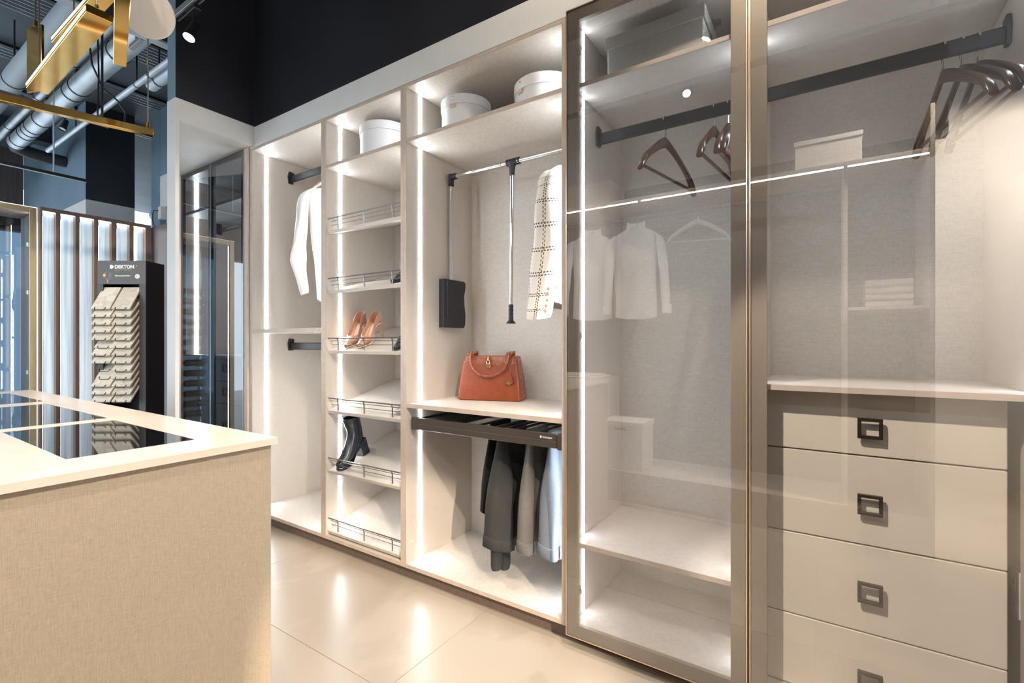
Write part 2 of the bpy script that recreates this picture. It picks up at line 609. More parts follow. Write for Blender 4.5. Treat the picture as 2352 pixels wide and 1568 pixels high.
def led_at(t, x, side, segs, m=None, y0=1.738, y1=1.754):
    """a recessed strip on the inner face x of a side panel (side = +1 faces +x)"""
    for a, b in segs:
        xa, xb = (x, x + 0.0022) if side > 0 else (x - 0.0022, x)
        t.part('led_strip', MB().box(xa, xb, y0, y1, a, b, bev=0.001), m or LED, None, 0)


def carcass(name, label, xl0, xl1, xr0, xr1, group, shelves=(), ledseg=None, ybk=YB, edge=EDGE, led=None):
    t = Thing(name, label, 'wardrobe', ((xl0 + xr1) / 2, (YF + YB) / 2, 0.074), group=group)
    for (a, b) in ((xl0, xl1), (xr0, xr1)):
        sp = t.box('side_panel', LINEN, a, b, YF + 0.002, YB + 0.02, 0.074, 2.42)
        t.box('edge_band', edge, a, b, YF, YF + 0.0018, 0.074, 2.42, bev=0.0004, of=sp)
    tp = t.box('top_panel', LINEN, xl1, xr0, YF + 0.002, YB, Z1, 2.42)
    t.box('edge_band', edge, xl1, xr0, YF, YF + 0.0018, Z1, 2.42, bev=0.0004, of=tp)
    bp = t.box('bottom_panel', LINEN, xl1, xr0, YF + 0.002, YB, 0.074, Z0)
    t.box('edge_band', edge, xl1, xr0, YF, YF + 0.0018, 0.074, Z0, bev=0.0004, of=bp)
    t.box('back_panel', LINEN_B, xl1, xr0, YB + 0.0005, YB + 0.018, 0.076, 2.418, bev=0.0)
    for z0, z1, y0 in shelves:
        sh = t.box('shelf', LINEN, xl1 + 0.0003, xr0 - 0.0003, y0 + 0.002, YB, z0, z1)
        t.box('edge_band', edge, xl1 + 0.0003, xr0 - 0.0003, y0, y0 + 0.0018, z0, z1, bev=0.0004, of=sh)
    segs, lo = [], Z0
    for z0, z1, y0 in sorted(shelves):
        segs.append((lo + 0.001, z0 - 0.001))
        lo = z1
    segs.append((lo + 0.001, Z1 - 0.001))
    segs = ledseg or segs
    led_at(t, xl1, 1, segs, led)
    led_at(t, xr0, -1, segs, led)
    return t


GW = 'linen wardrobes with vertical light strips'
w1 = carcass('open_wardrobe', 'open beige wardrobe bay with one middle shelf, two dark rails and white shirt',
             -3.128, -3.101, -2.375, -2.3555, GW, [(1.227, 1.251, 1.656)])
w2 = carcass('shoe_wardrobe', 'narrow open beige shoe bay of tilted shelves with wire rails',
             -2.355, -2.334, -1.743, -1.7255, GW, [(2.137, 2.154, YF)],
             [(0.30, 0.446), (0.47, 0.78), (0.805, 1.115), (1.14, 1.45), (1.475, 1.785), (1.81, 2.136), (2.155, 2.403), (0.155, 0.30)])
w3 = carcass('open_wardrobe', 'wide open beige wardrobe bay with pull-down rail, holding the orange handbag',
             -1.725, -1.704, -0.859, -0.8415, GW, [(2.137, 2.154, YF), (0.851, 0.871, YF)])
w4 = carcass('glazed_wardrobe', 'bronze-framed smoked glass wardrobe with a grey storage box on top shelf',
             -0.841, -0.812, -0.226, -0.2065, GW, [(2.139, 2.155, 1.664), (0.383, 0.400, 1.664)], led=LEDG)
w5 = carcass('glazed_wardrobe', 'smoked glass wardrobe with counter and four cream drawers inside',
             -0.206, -0.186, 0.428, 0.448, GW, [(2.140, 2.157, 1.664), (1.021, 1.038, 1.656)],
             [(1.039, 2.139), (2.158, 2.403)], led=LEDG)

# screw-cover dots on side panels
for t, x, pts in ((w1, -3.101, [(1.69, 2.34), (1.70, 1.80), (2.05, 1.05), (1.99, 1.46)]), (w3, -1.704, [(1.70, 2.31), (1.69, 0.70), (1.69, 0.19)])):
    for y, z in pts:
        t.part('cover_cap', MB().lathe([(0.0055, 0), (0.0055, 0.0012), (0.004, 0.0016)], 10, (x, y, z), 'x'), PLASTIC, None)


# hanging rails
def rail(t, x0, x1, y, z, brackets=(True, True), material=GREYBAR):
    r = t.box('hanging_rail', material, x0 + 0.006, x1 - 0.006, y - 0.0075, y + 0.0075, z - 0.024, z + 0.024, bev=0.005)
    for side, on in ((0, brackets[0]), (1, brackets[1])):
        if not on:
            continue
        xa = x0 if side == 0 else x1
        d = 1 if side == 0 else -1
        prof = [(y - 0.016, z - 0.030), (y + 0.014, z - 0.030), (y + 0.022, z + 0.048), (y - 0.012, z + 0.052), (y - 0.022, z + 0.02)]
        t.part('bracket', MB().prism(prof, 'x', xa + d * 0.0004, xa + d * 0.011), BLACK, r)
    return r


rail(w1, -3.101, -2.375, 1.914, 2.292)
rail(w1, -3.101, -2.375, 1.914, 1.142)
rail(w4, -0.812, -0.226, 1.885, 2.022)
rail(w5, -0.186, 0.428, 1.885, 2.030)

# six tilted shoe shelves, each with a wire rail
TILT = math.atan2(0.148, 0.497)
for k, zf in enumerate((1.790, 1.456, 1.122, 0.788, 0.454, 0.118)):
    Mx = Matrix.Translation((0, 1.660, zf)) @ Matrix.Rotation(TILT, 4, 'X')
    sh = w2.part('shoe_shelf', MB().box(-2.3335, -1.7435, 0.0, 0.512, -0.018, 0.0, bev=0.0012, M=Mx), LINEN, None)
    g = MB()
    for h, dy, r in ((0.064, 0.020, 0.0036), (0.047, 0.026, 0.0019), (0.026, 0.022, 0.0019)):
        x0 = -2.331 if h > 0.06 else -2.318
        g.tube([Mx @ Vector((x0, dy + 0.004, h)), Mx @ Vector((-1.7436, dy + 0.004, h))], r, 8)
    for x in (-2.253, -2.036, -1.822):
        g.tube([Mx @ Vector((x, 0.024, 0.064)), Mx @ Vector((x, 0.024, 0.045)), Mx @ Vector((x, 0.012, 0.0005))], 0.0036, 8)
    w2.part('wire_rail', g, GREYM, sh)
    cheek = [(0.004, 0.0), (0.001, 0.03), (0.008, 0.058), (0.028, 0.066), (0.05, 0.058), (0.06, 0.03), (0.058, 0.0)]
    gp = MB()
    gp.ring_loft([[Mx @ Vector((-2.3336, a, b)) for a, b in cheek], [Mx @ Vector((-2.3306, a, b)) for a, b in cheek]])
    w2.part('end_cheek', gp, PLASTIC, sh)

# ------------------------------------------------------------------ glazed doors
ZD0, ZD1 = 0.060, 2.420


def door(t, x0, x1, fw=0.044, name='door', mt=BRONZE, gm=SMOKE, y0=1.6265, y1=1.6475, edge=BRONZE_E, zz=(ZD0, ZD1)):
    z0, z1 = zz
    f = MB()
    f.box(x0, x0 + fw, y0 + 0.0055, y1, z0, z1, bev=0.0006)
    f.box(x1 - fw, x1, y0 + 0.0055, y1, z0, z1, bev=0.0006)
    f.box(x0 + fw, x1 - fw, y0 + 0.0055, y1, z0, z0 + fw, bev=0.0006)
    f.box(x0 + fw, x1 - fw, y0 + 0.0055, y1, z1 - fw, z1, bev=0.0006)
    fr = t.part(name, f, mt, None)
    e = MB()
    w = 0.0035
    e.box(x0 - w, x0 - 0.0002, y0, y1, z0 - w, z1 + w)
    e.box(x1 + 0.0002, x1 + w, y0, y1, z0 - w, z1 + w)
    e.box(x0 - 0.0002, x1 + 0.0002, y0, y1, z0 - w, z0 - 0.0002)
    e.box(x0 - 0.0002, x1 + 0.0002, y0, y1, z1 + 0.0002, z1 + w)
    t.part('metal_edge', e, edge, fr, 0)
    t.part('glass_pane', MB().box(x0 + 0.0004, x1 - 0.0004, y0 + 0.0006, y0 + 0.0050, z0 + 0.0004, z1 - 0.0004), gm, fr, 0)
    return fr


d4 = door(w4, -0.8255, -0.2095)
d5 = door(w5, -0.1965, 0.4450)
# cup hinges of the first glazed door
for z in (2.30, 2.085, 1.19, 0.205):
    h = MB()
    h.box(-0.8115, -0.800, 1.652, 1.70, z - 0.018, z + 0.018, bev=0.003)
    h.box(-0.800, -0.792, 1.650, 1.690, z - 0.008, z + 0.008, bev=0.002)
    w4.part('hinge', h, CHROME, None)

# four drawers with square ring pulls inside the second glazed wardrobe
YD = 1.735
GAPS = [0.998, 0.8339, 0.5727, 0.3163, 0.0945]
for k in range(4):
    zt, zb = GAPS[k] - 0.002, GAPS[k + 1] + 0.002
    if k == 0:
        zt = 1.019
    dr = w5.box('drawer', DRAWER, -0.184, 0.3890, YD, YD + 0.02, zb, zt, bev=0.002)
    zc = (0.9182, 0.6985, 0.444, 0.1867)[k]
    p = MB()
    xa, xb, zl, zh, th = 0.073, 0.132, zc - 0.0295, zc + 0.0295, 0.0092
    ya, yb = YD - 0.030, YD - 0.018
    p.box(xa, xb, ya, yb, zh - th, zh, bev=0.0012)
    p.box(xa, xb, ya, yb, zl, zl + th, bev=0.0012)
    p.box(xa, xa + th, ya, yb, zl + th, zh - th, bev=0.0012)
    p.box(xb - th, xb, ya, yb, zl + th, zh - th, bev=0.0012)
    w5.part('ring_pull', p, PULL, dr)
    q = MB()
    q.box(xa + 0.008, xb - 0.008, yb + 0.0002, YD - 0.0002, zl + 0.001, zl + th - 0.001, bev=0.0005)
    w5.part('pull_base', q, CHROME, dr)
w5.box('drawer_body', DRAWER, -0.184, 0.3885, YD + 0.0205, YB - 0.002, 0.097, 1.018, bev=0.0)

# power outlet on the side panel of the drawer wardrobe
t = Thing('power_outlet', 'pale power outlet on the side panel beside the cream drawers', 'outlet', (0.428, 1.825, 0.47))
t.box('cover_plate', PLASTIC, 0.4215, 0.4278, 1.795, 1.850, 0.43, 0.555, bev=0.0015)
for z in (0.465, 0.520):
    so = t.box('socket', PLASTIC, 0.4195, 0.4214, 1.809, 1.837, z - 0.018, z + 0.018, bev=0.0008)
    for y in (1.817, 1.829):
        t.box('slot', BLACK, 0.4188, 0.4194, y - 0.0012, y + 0.0012, z - 0.006, z + 0.006, bev=0.0, of=so)

# ------------------------------------------------------------------ dark glazed cabinet in the end niche
n = Thing('glazed_cabinet', 'tall two-door dark smoked glass cabinet in the niche beside the pale jamb', 'cabinet', (-3.61, 1.9, 0.074))
for a, b in ((-4.107, -4.072), (-3.170, -3.132)):
    n.box('side_panel', EDGE, a, b, 1.635, 2.18, 0.0, 2.428)
n.box('back_panel', NICHE_IN, -4.0715, -3.1705, 2.16, 2.178, 0.06, 2.426, bev=0)
n.box('top_panel', NICHE_IN, -4.0715, -3.1705, 1.655, 2.159, 2.408, 2.426)
n.box('bottom_panel', NICHE_IN, -4.0715, -3.1705, 1.655, 2.159, 0.06, 0.085)
n.box('shelf', NICHE_IN, -4.0715, -3.1705, 1.66, 2.159, 2.128, 2.150)
n.box('counter', NICHE_IN, -4.0715, -3.1705, 1.66, 2.159, 1.058, 1.076)
for k, (a, b) in enumerate(((0.890, 1.055), (0.722, 0.886), (0.40, 0.718), (0.088, 0.396))):
    dr = n.box('drawer', NICHE_IN, -4.07, -3.172, 1.74, 1.76, a, b, bev=0.002)
    zc = (a + b) / 2 + 0.01
    p = MB()
    for (x0_, x1_, z0_, z1_) in ((-3.62, -3.56, zc + 0.02, zc + 0.03), (-3.62, -3.56, zc - 0.03, zc - 0.02), (-3.62, -3.61, zc - 0.02, zc + 0.02), (-3.57, -3.56, zc - 0.02, zc + 0.02)):
        p.box(x0_, x1_, 1.710, 1.722, z0_, z1_, bev=0.001)
    p.box(-3.612, -3.568, 1.7222, 1.7398, zc - 0.029, zc - 0.021)
    n.part('ring_pull', p, PULL, dr)
for a, b in ((1.077, 2.127), (2.151, 2.407)):
    n.part('led_strip', MB().box(-4.0714, -4.0695, 1.725, 1.752, a, b), LED, None, 0)
    n.part('led_strip', MB().box(-3.1725, -3.1706, 1.725, 1.752, a, b), LED, None, 0)
r = n.box('hanging_rail', GREYBAR, -4.06, -3.18, 1.893, 1.907, 2.045, 2.077, bev=0.004)
n.box('bracket', BLACK, -4.0712, -4.0605, 1.88, 1.92, 2.03, 2.115, of=r)
GD = mat('graphite_frame', (0.05, 0.055, 0.062), 0.3, 0.8)
for a, b in ((-4.070, -3.6165), (-3.6105, -3.1725)):
    door(n, a + 0.004, b - 0.004, 0.030, 'door', GD, SMOKE_D, 1.6300, 1.6510, mat('steel_edge', (0.6, 0.6, 0.6), 0.3, 0.9), (0.064, 2.4235))

# ------------------------------------------------------------------ island
isl = Thing('kitchen_island', 'beige linen-faced display island beside the wardrobe aisle', 'island', (-2.5, 0.2, 0.0))
isl.box('side_panel', LINEN_WARMLIT, -1.316, -1.298, 0.06, 0.744, 0.0, 0.8815)
isl.box('body', LINEN_WARMLIT, -3.72, -1.3165, 0.07, 0.742, 0.09, 0.8815)
isl.box('toe_kick', PLINTHM, -3.66, -1.36, 0.12, 0.70, 0.0, 0.0895, bev=0)
wt = Thing('worktop', 'cream stone worktop with black glass insets on the island', 'worktop', (-2.5, 0.2, 0.882))
INS = [(-2.042, -1.446, 0.348, 0.616), (-2.838, -2.113, 0.348, 0.620), (-3.60, -2.962, 0.348, 0.640)]
mb = MB()
xs = [-3.746]
X0, X1, Y0w, Y1w = -3.746, -1.286, 0.04, 0.756
mb.box(X0, X1, Y0w, 0.348, 0.882, 0.900)
mb.box(X0, X1, 0.640, Y1w, 0.882, 0.900)
mb.box(X0, -3.60, 0.348, 0.640, 0.882, 0.900)
mb.box(-2.962, -2.838, 0.348, 0.640, 0.882, 0.900)
mb.box(-2.838, -2.113, 0.620, 0.640, 0.882, 0.900)
mb.box(-2.113, -2.042, 0.348, 0.640, 0.882, 0.900)
mb.box(-2.042, -1.446, 0.616, 0.640, 0.882, 0.900)
mb.box(-1.446, X1, 0.348, 0.640, 0.882, 0.900)
wt.part('stone_slab', mb, TOPSTONE, None, 0)
for a, b, c, d in INS:
    wt.box('glass_inset', BLACKGL, a + 0.001, b - 0.001, c + 0.001, d - 0.001, 0.884, 0.8995, bev=0.0006)

# ------------------------------------------------------------------ boxes on the top shelves
def hat_box(x, y, z, r, h, tab, label):
    t = Thing('hat_box', label, 'box', (x, y, z), group='round white boxes on the top shelf')
    t.part('body', MB().lathe([(r * 0.96, 0.0), (r, 0.003), (r, h - 0.002)], 48, (x, y, z)), WHITEBOX, None)
    lr = r + 0.005
    lid = t.part('lid', MB().lathe([(r + 0.0012, h - 0.048), (lr, h - 0.048), (lr, h - 0.004), (lr - 0.004, h), (0.001, h + 0.001)], 48, (x, y, z)), WHITEBOX, None)
    d = Vector((math.sin(R(tab)), -math.cos(R(tab)), 0))
    q = Vector((d.y, -d.x, 0))
    c = Vector((x, y, z)) + d * (r + 0.003)
    M = Matrix(((q.x, d.x, 0, c.x), (q.y, d.y, 0, c.y), (0, 0, 1, z), (0, 0, 0, 1)))
    t.part('leather_tab', MB().box(-0.016, 0.016, -0.001, 0.0026, h - 0.066, h - 0.046, bev=0.001, M=M), TAN, lid, label='tan leather tab')
    sc_ = c + Vector((0, 0, z + h - 0.018 - c.z)) + d * 0.0022
    t.part('stud', MB().tube([sc_, sc_ + d * 0.003], [0.0042, 0.0025], 10), GOLD, lid)
    return t


hat_box(-2.092, 1.870, 2.1542, 0.140, 0.215, -62, 'round white hat box on the top shelf of the shoe bay')
hat_box(-1.510, 1.870, 2.1542, 0.120, 0.200, 8, 'round white hat box at left of the top shelf, facing its tan tab forward')
hat_box(-1.052, 1.870, 2.1542, 0.138, 0.152, -22, 'round white hat box at right of the top shelf, partly behind the glass door')

# rectangular storage box behind the glass
t = Thing('storage_box', 'grey canvas storage box with lid on top shelf behind the smoked glass', 'box', (-0.54, 1.90, 2.1552))
t.box('body', GREYBOX, -0.718, -0.362, 1.765, 2.06, 2.1555, 2.345, bev=0.003)
lid = MB()
lid.box(-0.724, -0.356, 1.758, 1.7645, 2.305, 2.352, bev=0.001)
lid.box(-0.724, -0.7185, 1.7645, 2.066, 2.305, 2.352, bev=0.001)
lid.box(-0.3615, -0.356, 1.7645, 2.066, 2.305, 2.352, bev=0.001)
lid.box(-0.7185, -0.3615, 2.0605, 2.066, 2.305, 2.352, bev=0.001)
lid.box(-0.7185, -0.3615, 1.7645, 2.0605, 2.3455, 2.352, bev=0.001)
t.part('lid', lid, GREYBOX, None)
t.part('handle', MB().tube([(-0.3615, 1.86, 2.25), (-0.340, 1.865, 2.24), (-0.330, 1.91, 2.232), (-0.340, 1.955, 2.24), (-0.3615, 1.96, 2.25)], 0.006, 8), WHITEBOX, None)

# ------------------------------------------------------------------ wooden hangers
def make_hanger(label, loc, rz, wood=WOODH, bar=True, group=None, w=0.222):
    """local: shoulders along x, hook up; origin at the top of the hook"""
    t = Thing('clothes_hanger', label, 'hanger', loc, (0, 0, R(rz)), group, local=True)
    hook = [(0.0, 0, -0.108), (0.0, 0, -0.06), (0.004, 0, -0.045), (0.019, 0, -0.034), (0.0215, 0, -0.018), (0.013, 0, -0.003), (0, 0, 0.0008), (-0.013, 0, -0.003), (-0.019, 0, -0.014)]
    t.part('hook', MB().tube(hook, 0.0026, 8), CHROME, None)
    rings = []
    for i in range(-12, 13):
        u = i / 12
        a = abs(u)
        x = u * w
        zc = -0.100 - 0.012 * a - 0.125 * a ** 1.25 - 0.030 * max(0, a - 0.82) * 4
        yb = 0.016 * (1 - (1 - a) ** 2) * -1
        hh = 0.021 * (1 - 0.28 * a) if a < 0.95 else 0.009
        ww = 0.0062 + 0.010 * a ** 3
        if a > 0.95:
            ww *= 0.7
        rings.append([(x, yb + ww * math.cos(q) * (1 if abs(math.cos(q)) < 0.9 else 1), zc + hh * math.sin(q)) for q in [2 * math.pi * k / 12 for k in range(12)]])
    t.part('yoke', MB().ring_loft(rings), wood, None, 60)
    if bar:
        t.part('trouser_bar', MB().tube([(-w * 0.93, -0.012, -0.243), (w * 0.93, -0.012, -0.243)], 0.0062, 10), wood, None)
    return t


GH4 = 'dark wooden hangers on the rail behind glass'
hz = 2.022 + 0.024
make_hanger('dark wooden hanger alone at left on the rail behind glass, below grey box', (-0.527, 1.885, hz), 79, group=GH4)
for x, rz, lb in ((-0.346, 84, 'dark wooden hanger second from left on the rail below the grey box'),
                  (-0.300, 86, 'dark wooden hanger third from left on the rail below the grey box'),
                  (-0.268, 82, 'dark wooden hanger fourth from left, half behind the bronze door stile')):
    make_hanger(lb, (x, 1.885, hz), rz, group=GH4)
GH5 = 'dark wooden hangers above the drawer counter'
for x, rz, lb in ((0.285, 103, 'dark wooden hanger above the drawer counter, first from left'),
                  (0.325, 103, 'dark wooden hanger above the drawer counter, middle of three'),
                  (0.360, 101, 'dark wooden hanger above the drawer counter, close to the side panel')):
    make_hanger(lb, (x, 1.885, 2.030 + 0.024), rz, group=GH5)


# ------------------------------------------------------------------ garments
def smooth(a, b, t):
    t = min(1, max(0, (t - a) / (b - a)))
    return t * t * (3 - 2 * t)


def lerp_tab(tab, z):
    for (z0, v0), (z1, v1) in zip(tab, tab[1:]):
        if z0 >= z >= z1:
            k = (z0 - z) / (z0 - z1) if z0 != z1 else 0
            return [p + (q - p) * k for p, q in zip(v0, v1)]
    return list(tab[-1][1])


def make_shirt(name, label, cat, loc, rz, fabric, tab, sleeves, fold=0.006, collar=True, uv=False, group=None, buttons=None, seed=1, placket=True, nseg=44, hemwave=0.02):
    """local: shoulders along x, front towards -y, z = 0 at the neck top. tab: z -> (half width, half depth)"""
    rnd = random.Random(seed)
    t = Thing(name, label, cat, loc, (0, 0, R(rz)), group, local=True)
    ph = [rnd.uniform(0, 6.28) for _ in range(6)]
    ztop, zbot = tab[0][0], tab[-1][0]
    rings = []
    NZ = 26
    for i in range(NZ + 1):
        z = ztop + (zbot - ztop) * (i / NZ)
        w, d = lerp_tab(tab, z)
        ring = []
        fo = fold * smooth(0.15, 1, i / NZ)
        for k in range(nseg):
            a = 2 * math.pi * k / nseg
            ca, sa = math.cos(a), math.sin(a)
            x = w * (abs(ca) ** 0.75) * (1 if ca >= 0 else -1)
            y = d * (abs(sa) ** 0.8) * (1 if sa >= 0 else -1)
            f = fo * (math.sin(5 * a + ph[0] + z * 3) + 0.7 * math.sin(9 * a + ph[1] - z * 4))
            zz = z
            if i == NZ:
                zz = z - hemwave * (abs(sa) ** 1.5) + hemwave * 0.6
            ring.append((x * (1 + f * 0.6), y + f * (1 if sa >= 0 else -1) * abs(sa), zz))
        rings.append(ring)
    L = abs(zbot - ztop)
    uvf = (lambda a, b: (b / nseg * 2 * (tab[3][1][0] + tab[3][1][1]) * 1.9, a / NZ * L)) if uv else None
    t.part('body', MB().ring_loft(rings, uvs=uvf, caps=True), fabric, None, 70)
    for pts, rad in sleeves:
        sr = []
        P = [Vector(p) for p in pts]
        NS = 22
        NR = 20
        for i in range(NS + 1):
            u = i / NS * (len(P) - 1)
            k = min(int(u), len(P) - 2)
            f = u - k
            p0 = P[max(0, k - 1)]; p1 = P[k]; p2 = P[k + 1]; p3 = P[min(len(P) - 1, k + 2)]
            c = 0.5 * ((2 * p1) + (p2 - p0) * f + (2 * p0 - 5 * p1 + 4 * p2 - p3) * f * f + (3 * p1 - p0 - 3 * p2 + p3) * f ** 3)
            rr = [rad[k][q] + (rad[k + 1][q] - rad[k][q]) * f for q in (0, 1)]
            ring = []
            for j in range(NR):
                a = 2 * math.pi * j / NR
                wv = 1 + 0.07 * math.sin(3 * a + i * 0.5 + ph[2]) + 0.05 * math.sin(i * 1.3 + ph[3])
                ring.append((c.x + rr[0] * math.cos(a) * wv, c.y + rr[1] * math.sin(a) * wv, c.z + 0.010 * math.cos(a)))
            sr.append(ring)
        slen = sum((b - a).length for a, b in zip(P, P[1:]))
        uvs = (lambda a, b: (b / NR * 0.30 + 0.01, a / NS * slen + 0.02)) if uv else None
        sl = t.part('sleeve', MB().ring_loft(sr, uvs=uvs), fabric, None, 70)
        if collar:
            c = P[-1]
            cf = MB()
            r0, r1 = rad[-1]
            cf.ring_loft([[(c.x + (r0 * s_ + 0.002) * math.cos(2 * math.pi * j / 20), c.y + (r1 * s_ + 0.002) * math.sin(2 * math.pi * j / 20), c.z + dz) for j in range(20)]
                          for s_, dz in ((1.04, 0.062), (1.09, 0.058), (1.09, 0.004), (1.02, -0.004))])
            t.part('cuff', cf, fabric, sl, 60)
    if collar:
        cl = MB()
        for sx in (-1, 1):
            cl.ring_loft([[(sx * 0.062, 0.030, -0.035), (sx * 0.060, 0.034, 0.012), (sx * 0.050, 0.036, 0.014), (sx * 0.050, 0.033, -0.030)],
                          [(sx * 0.075, -0.010, -0.050), (sx * 0.068, -0.006, 0.016), (sx * 0.058, -0.004, 0.018), (sx * 0.062, -0.008, -0.040)],
                          [(sx * 0.070, -0.062, -0.094), (sx * 0.022, -0.050, -0.030), (sx * 0.018, -0.046, -0.032), (sx * 0.064, -0.056, -0.092)]])
        cl.ring_loft([[(x, 0.036 - 0.02 * abs(x) / 0.06, -0.035) for x in (-0.06, 0, 0.06)] + [(x, 0.032 - 0.02 * abs(x) / 0.06, -0.035) for x in (0.06, 0, -0.06)],
                      [(x, 0.036 - 0.02 * abs(x) / 0.06, 0.014) for x in (-0.06, 0, 0.06)] + [(x, 0.032 - 0.02 * abs(x) / 0.06, 0.014) for x in (0.06, 0, -0.06)]])
        t.part('collar', cl, fabric, None, 40)
    if placket:
        pk = MB()
        rows = []
        for i in range(12):
            z = -0.085 + (zbot + 0.02 + 0.085) * i / 11
            w, d = lerp_tab(tab, z)
            rows.append([(-0.016, -d - 0.006, z), (0.016, -d - 0.006, z), (0.016, -d + 0.004, z), (-0.016, -d + 0.004, z)])
        pk.ring_loft(rows)
        p = t.part('placket', pk, fabric, None, 60)
        for i in range(6):
            z = -0.12 - i * (abs(zbot) - 0.2) / 5
            w, d = lerp_tab(tab, z)
            t.part('button', MB().lathe([(0.0055, 0), (0.0055, 0.002), (0.003, 0.003)], 10, (0, -d - 0.0095, z), 'y'), PLASTIC, p)
    return t


SH_TAB = [(-0.026, (0.045, 0.030)), (-0.040, (0.080, 0.038)), (-0.062, (0.130, 0.046)), (-0.085, (0.160, 0.050)), (-0.16, (0.158, 0.056)),
          (-0.40, (0.148, 0.062)), (-0.60, (0.155, 0.066)), (-0.72, (0.158, 0.062))]


def sleeves(dx=0.0, dy=0.0, bend=0.03, L=0.60):
    out = []
    for s in (-1, 1):
        out.append(([(s * 0.140, 0, -0.085), (s * 0.180, 0.004, -0.14), (s * (0.206 + dx * 0.5), -bend + dy * .4, -0.085 - L * 0.45), (s * (0.228 + dx), dy, -0.085 - L)],
                    [(0.028, 0.038), (0.036, 0.042), (0.034, 0.036), (0.030, 0.032)]))
    return out


# white shirt in the first bay, seen from its sleeve side; it hangs across the rail
RZ1 = 58.7
sl1 = [([(-0.150, 0.0, -0.045), (-0.186, 0.0, -0.085), (-0.203, 0.0, -0.20), (-0.217, -0.005, -0.34), (-0.226, -0.01, -0.47), (-0.205, -0.005, -0.60), (-0.190, 0.0, -0.69)],
        [(0.028, 0.036), (0.036, 0.044), (0.037, 0.042), (0.036, 0.036), (0.046, 0.030), (0.030, 0.026), (0.022, 0.024)]),
       ([(0.150, 0.0, -0.045), (0.186, 0.0, -0.085), (0.196, 0.0, -0.20), (0.196, 0.01, -0.40), (0.190, 0.02, -0.69)],
        [(0.030, 0.040), (0.038, 0.046), (0.040, 0.048), (0.038, 0.044), (0.030, 0.034)])]
tab1 = [(-0.016, (0.055, 0.030)), (-0.026, (0.100, 0.038)), (-0.040, (0.150, 0.046)), (-0.060, (0.178, 0.054)), (-0.16, (0.172, 0.060)), (-0.32, (0.158, 0.062)),
        (-0.40, (0.150, 0.060)), (-0.48, (0.138, 0.056)), (-0.66, (0.124, 0.065)), (-0.74, (0.120, 0.070))]
make_shirt('shirt', 'long-sleeved white shirt hanging in the open bay beside the glazed cabinet', 'shirt', (-2.585, 1.914, 2.155), RZ1, SILK, tab1, sl1, 0.008, collar=False, placket=False, seed=4, hemwave=0.035)
make_hanger('glossy rose coloured hanger carrying the white shirt in the open bay', (-2.585, 1.914, 2.292 + 0.0245), RZ1, ROSE, False, w=0.185)

# checked tweed jacket on the pull-down rail, its sleeve forward
jt = [(-0.030, (0.060, 0.030)), (-0.05, (0.115, 0.036)), (-0.075, (0.165, 0.040)), (-0.11, (0.180, 0.044)), (-0.2, (0.178, 0.048)), (-0.42, (0.165, 0.048)), (-0.56, (0.172, 0.050)), (-0.66, (0.175, 0.050))]
js = [([(-0.150, 0, -0.085), (-0.190, -0.005, -0.12), (-0.212, 0.0, -0.20), (-0.215, 0.006, -0.40), (-0.214, 0.032, -0.60), (-0.212, 0.050, -0.715)],
       [(0.045, 0.035), (0.055, 0.050), (0.056, 0.053), (0.055, 0.056), (0.052, 0.056), (0.050, 0.054)]),
      ([(0.115, 0, -0.085), (0.140, 0.0, -0.12), (0.147, 0.0, -0.20), (0.148, 0.01, -0.40), (0.146, 0.02, -0.69)],
       [(0.045, 0.035), (0.052, 0.046), (0.052, 0.048), (0.05, 0.05), (0.048, 0.05)])]
jk = make_shirt('jacket', 'cream tweed jacket with dark dashed checks hanging from the pull-down rail', 'jacket', (-0.968, 1.953, 1.985), 90, TWEED, jt, js, 0.004, collar=False, placket=False, uv=True, seed=2)
for i, (y, z) in enumerate(((0.045, -0.60), (0.050, -0.622), (0.055, -0.645), (0.062, -0.668), (0.067, -0.690))):
    jk.part('pearl_button', MB().lathe([(0.001, -0.0065), (0.006, -0.004), (0.0075, 0), (0.006, 0.004), (0.001, 0.0065)], 10, (-0.243, -0.02 + i * -0.002 + y - 0.045 + 0.0, z), 'x'), mat('pearl', (0.85, 0.52, 0.30), 0.2, 0.2), None)
make_hanger('dark hanger inside the cream tweed jacket', (-0.968, 1.953, 2.0495 + 0.0125), 90, WOODH, False, w=0.15)

# ------------------------------------------------------------------ pull-down wardrobe lift
t = Thing('wardrobe_lift', 'pull-down wardrobe lift with chrome rail, black side box and pull handle', 'wardrobe lift', (-1.67, 1.97, 1.246))
pr = [(1.884, 1.246), (1.884, 1.500), (2.048, 1.500), (2.062, 1.490), (2.060, 1.46), (2.048, 1.42), (2.052, 1.37), (2.060, 1.32), (2.058, 1.265), (2.046, 1.246)]
t.part('side_box', MB().prism(pr, 'x', -1.7035, -1.668), BLACK, None)
sb_ = t.o.children[-1]
t.part('slot', MB().box(-1.6679, -1.6665, 1.905, 1.909, 1.28, 1.49), mat('slot_shine', (0.12, 0.12, 0.13), 0.2, 0.6), sb_, 0)
t.part('rail_end', MB().lathe([(0.020, 0.0), (0.020, 0.004), (0.014, 0.008)], 16, (-0.8685, 1.953, 2.0495), 'x'), BLACK, None)
for x, xx in ((-1.680, 1),):
    t.part('swing_arm', MB().box(x - 0.006, x + 0.006, 1.943, 1.963, 1.49, 2.035, bev=0.003), CHROME, None)
    e = MB()
    e.box(x - 0.010, x + 0.010, 1.936, 1.970, 2.000, 2.066, bev=0.005)
    e.tube([(x + 0.008 * xx, 1.953, 2.0495), (x + 0.038 * xx, 1.953, 2.0495)], 0.0165, 14)
    t.part('elbow', e, BLACK, None)
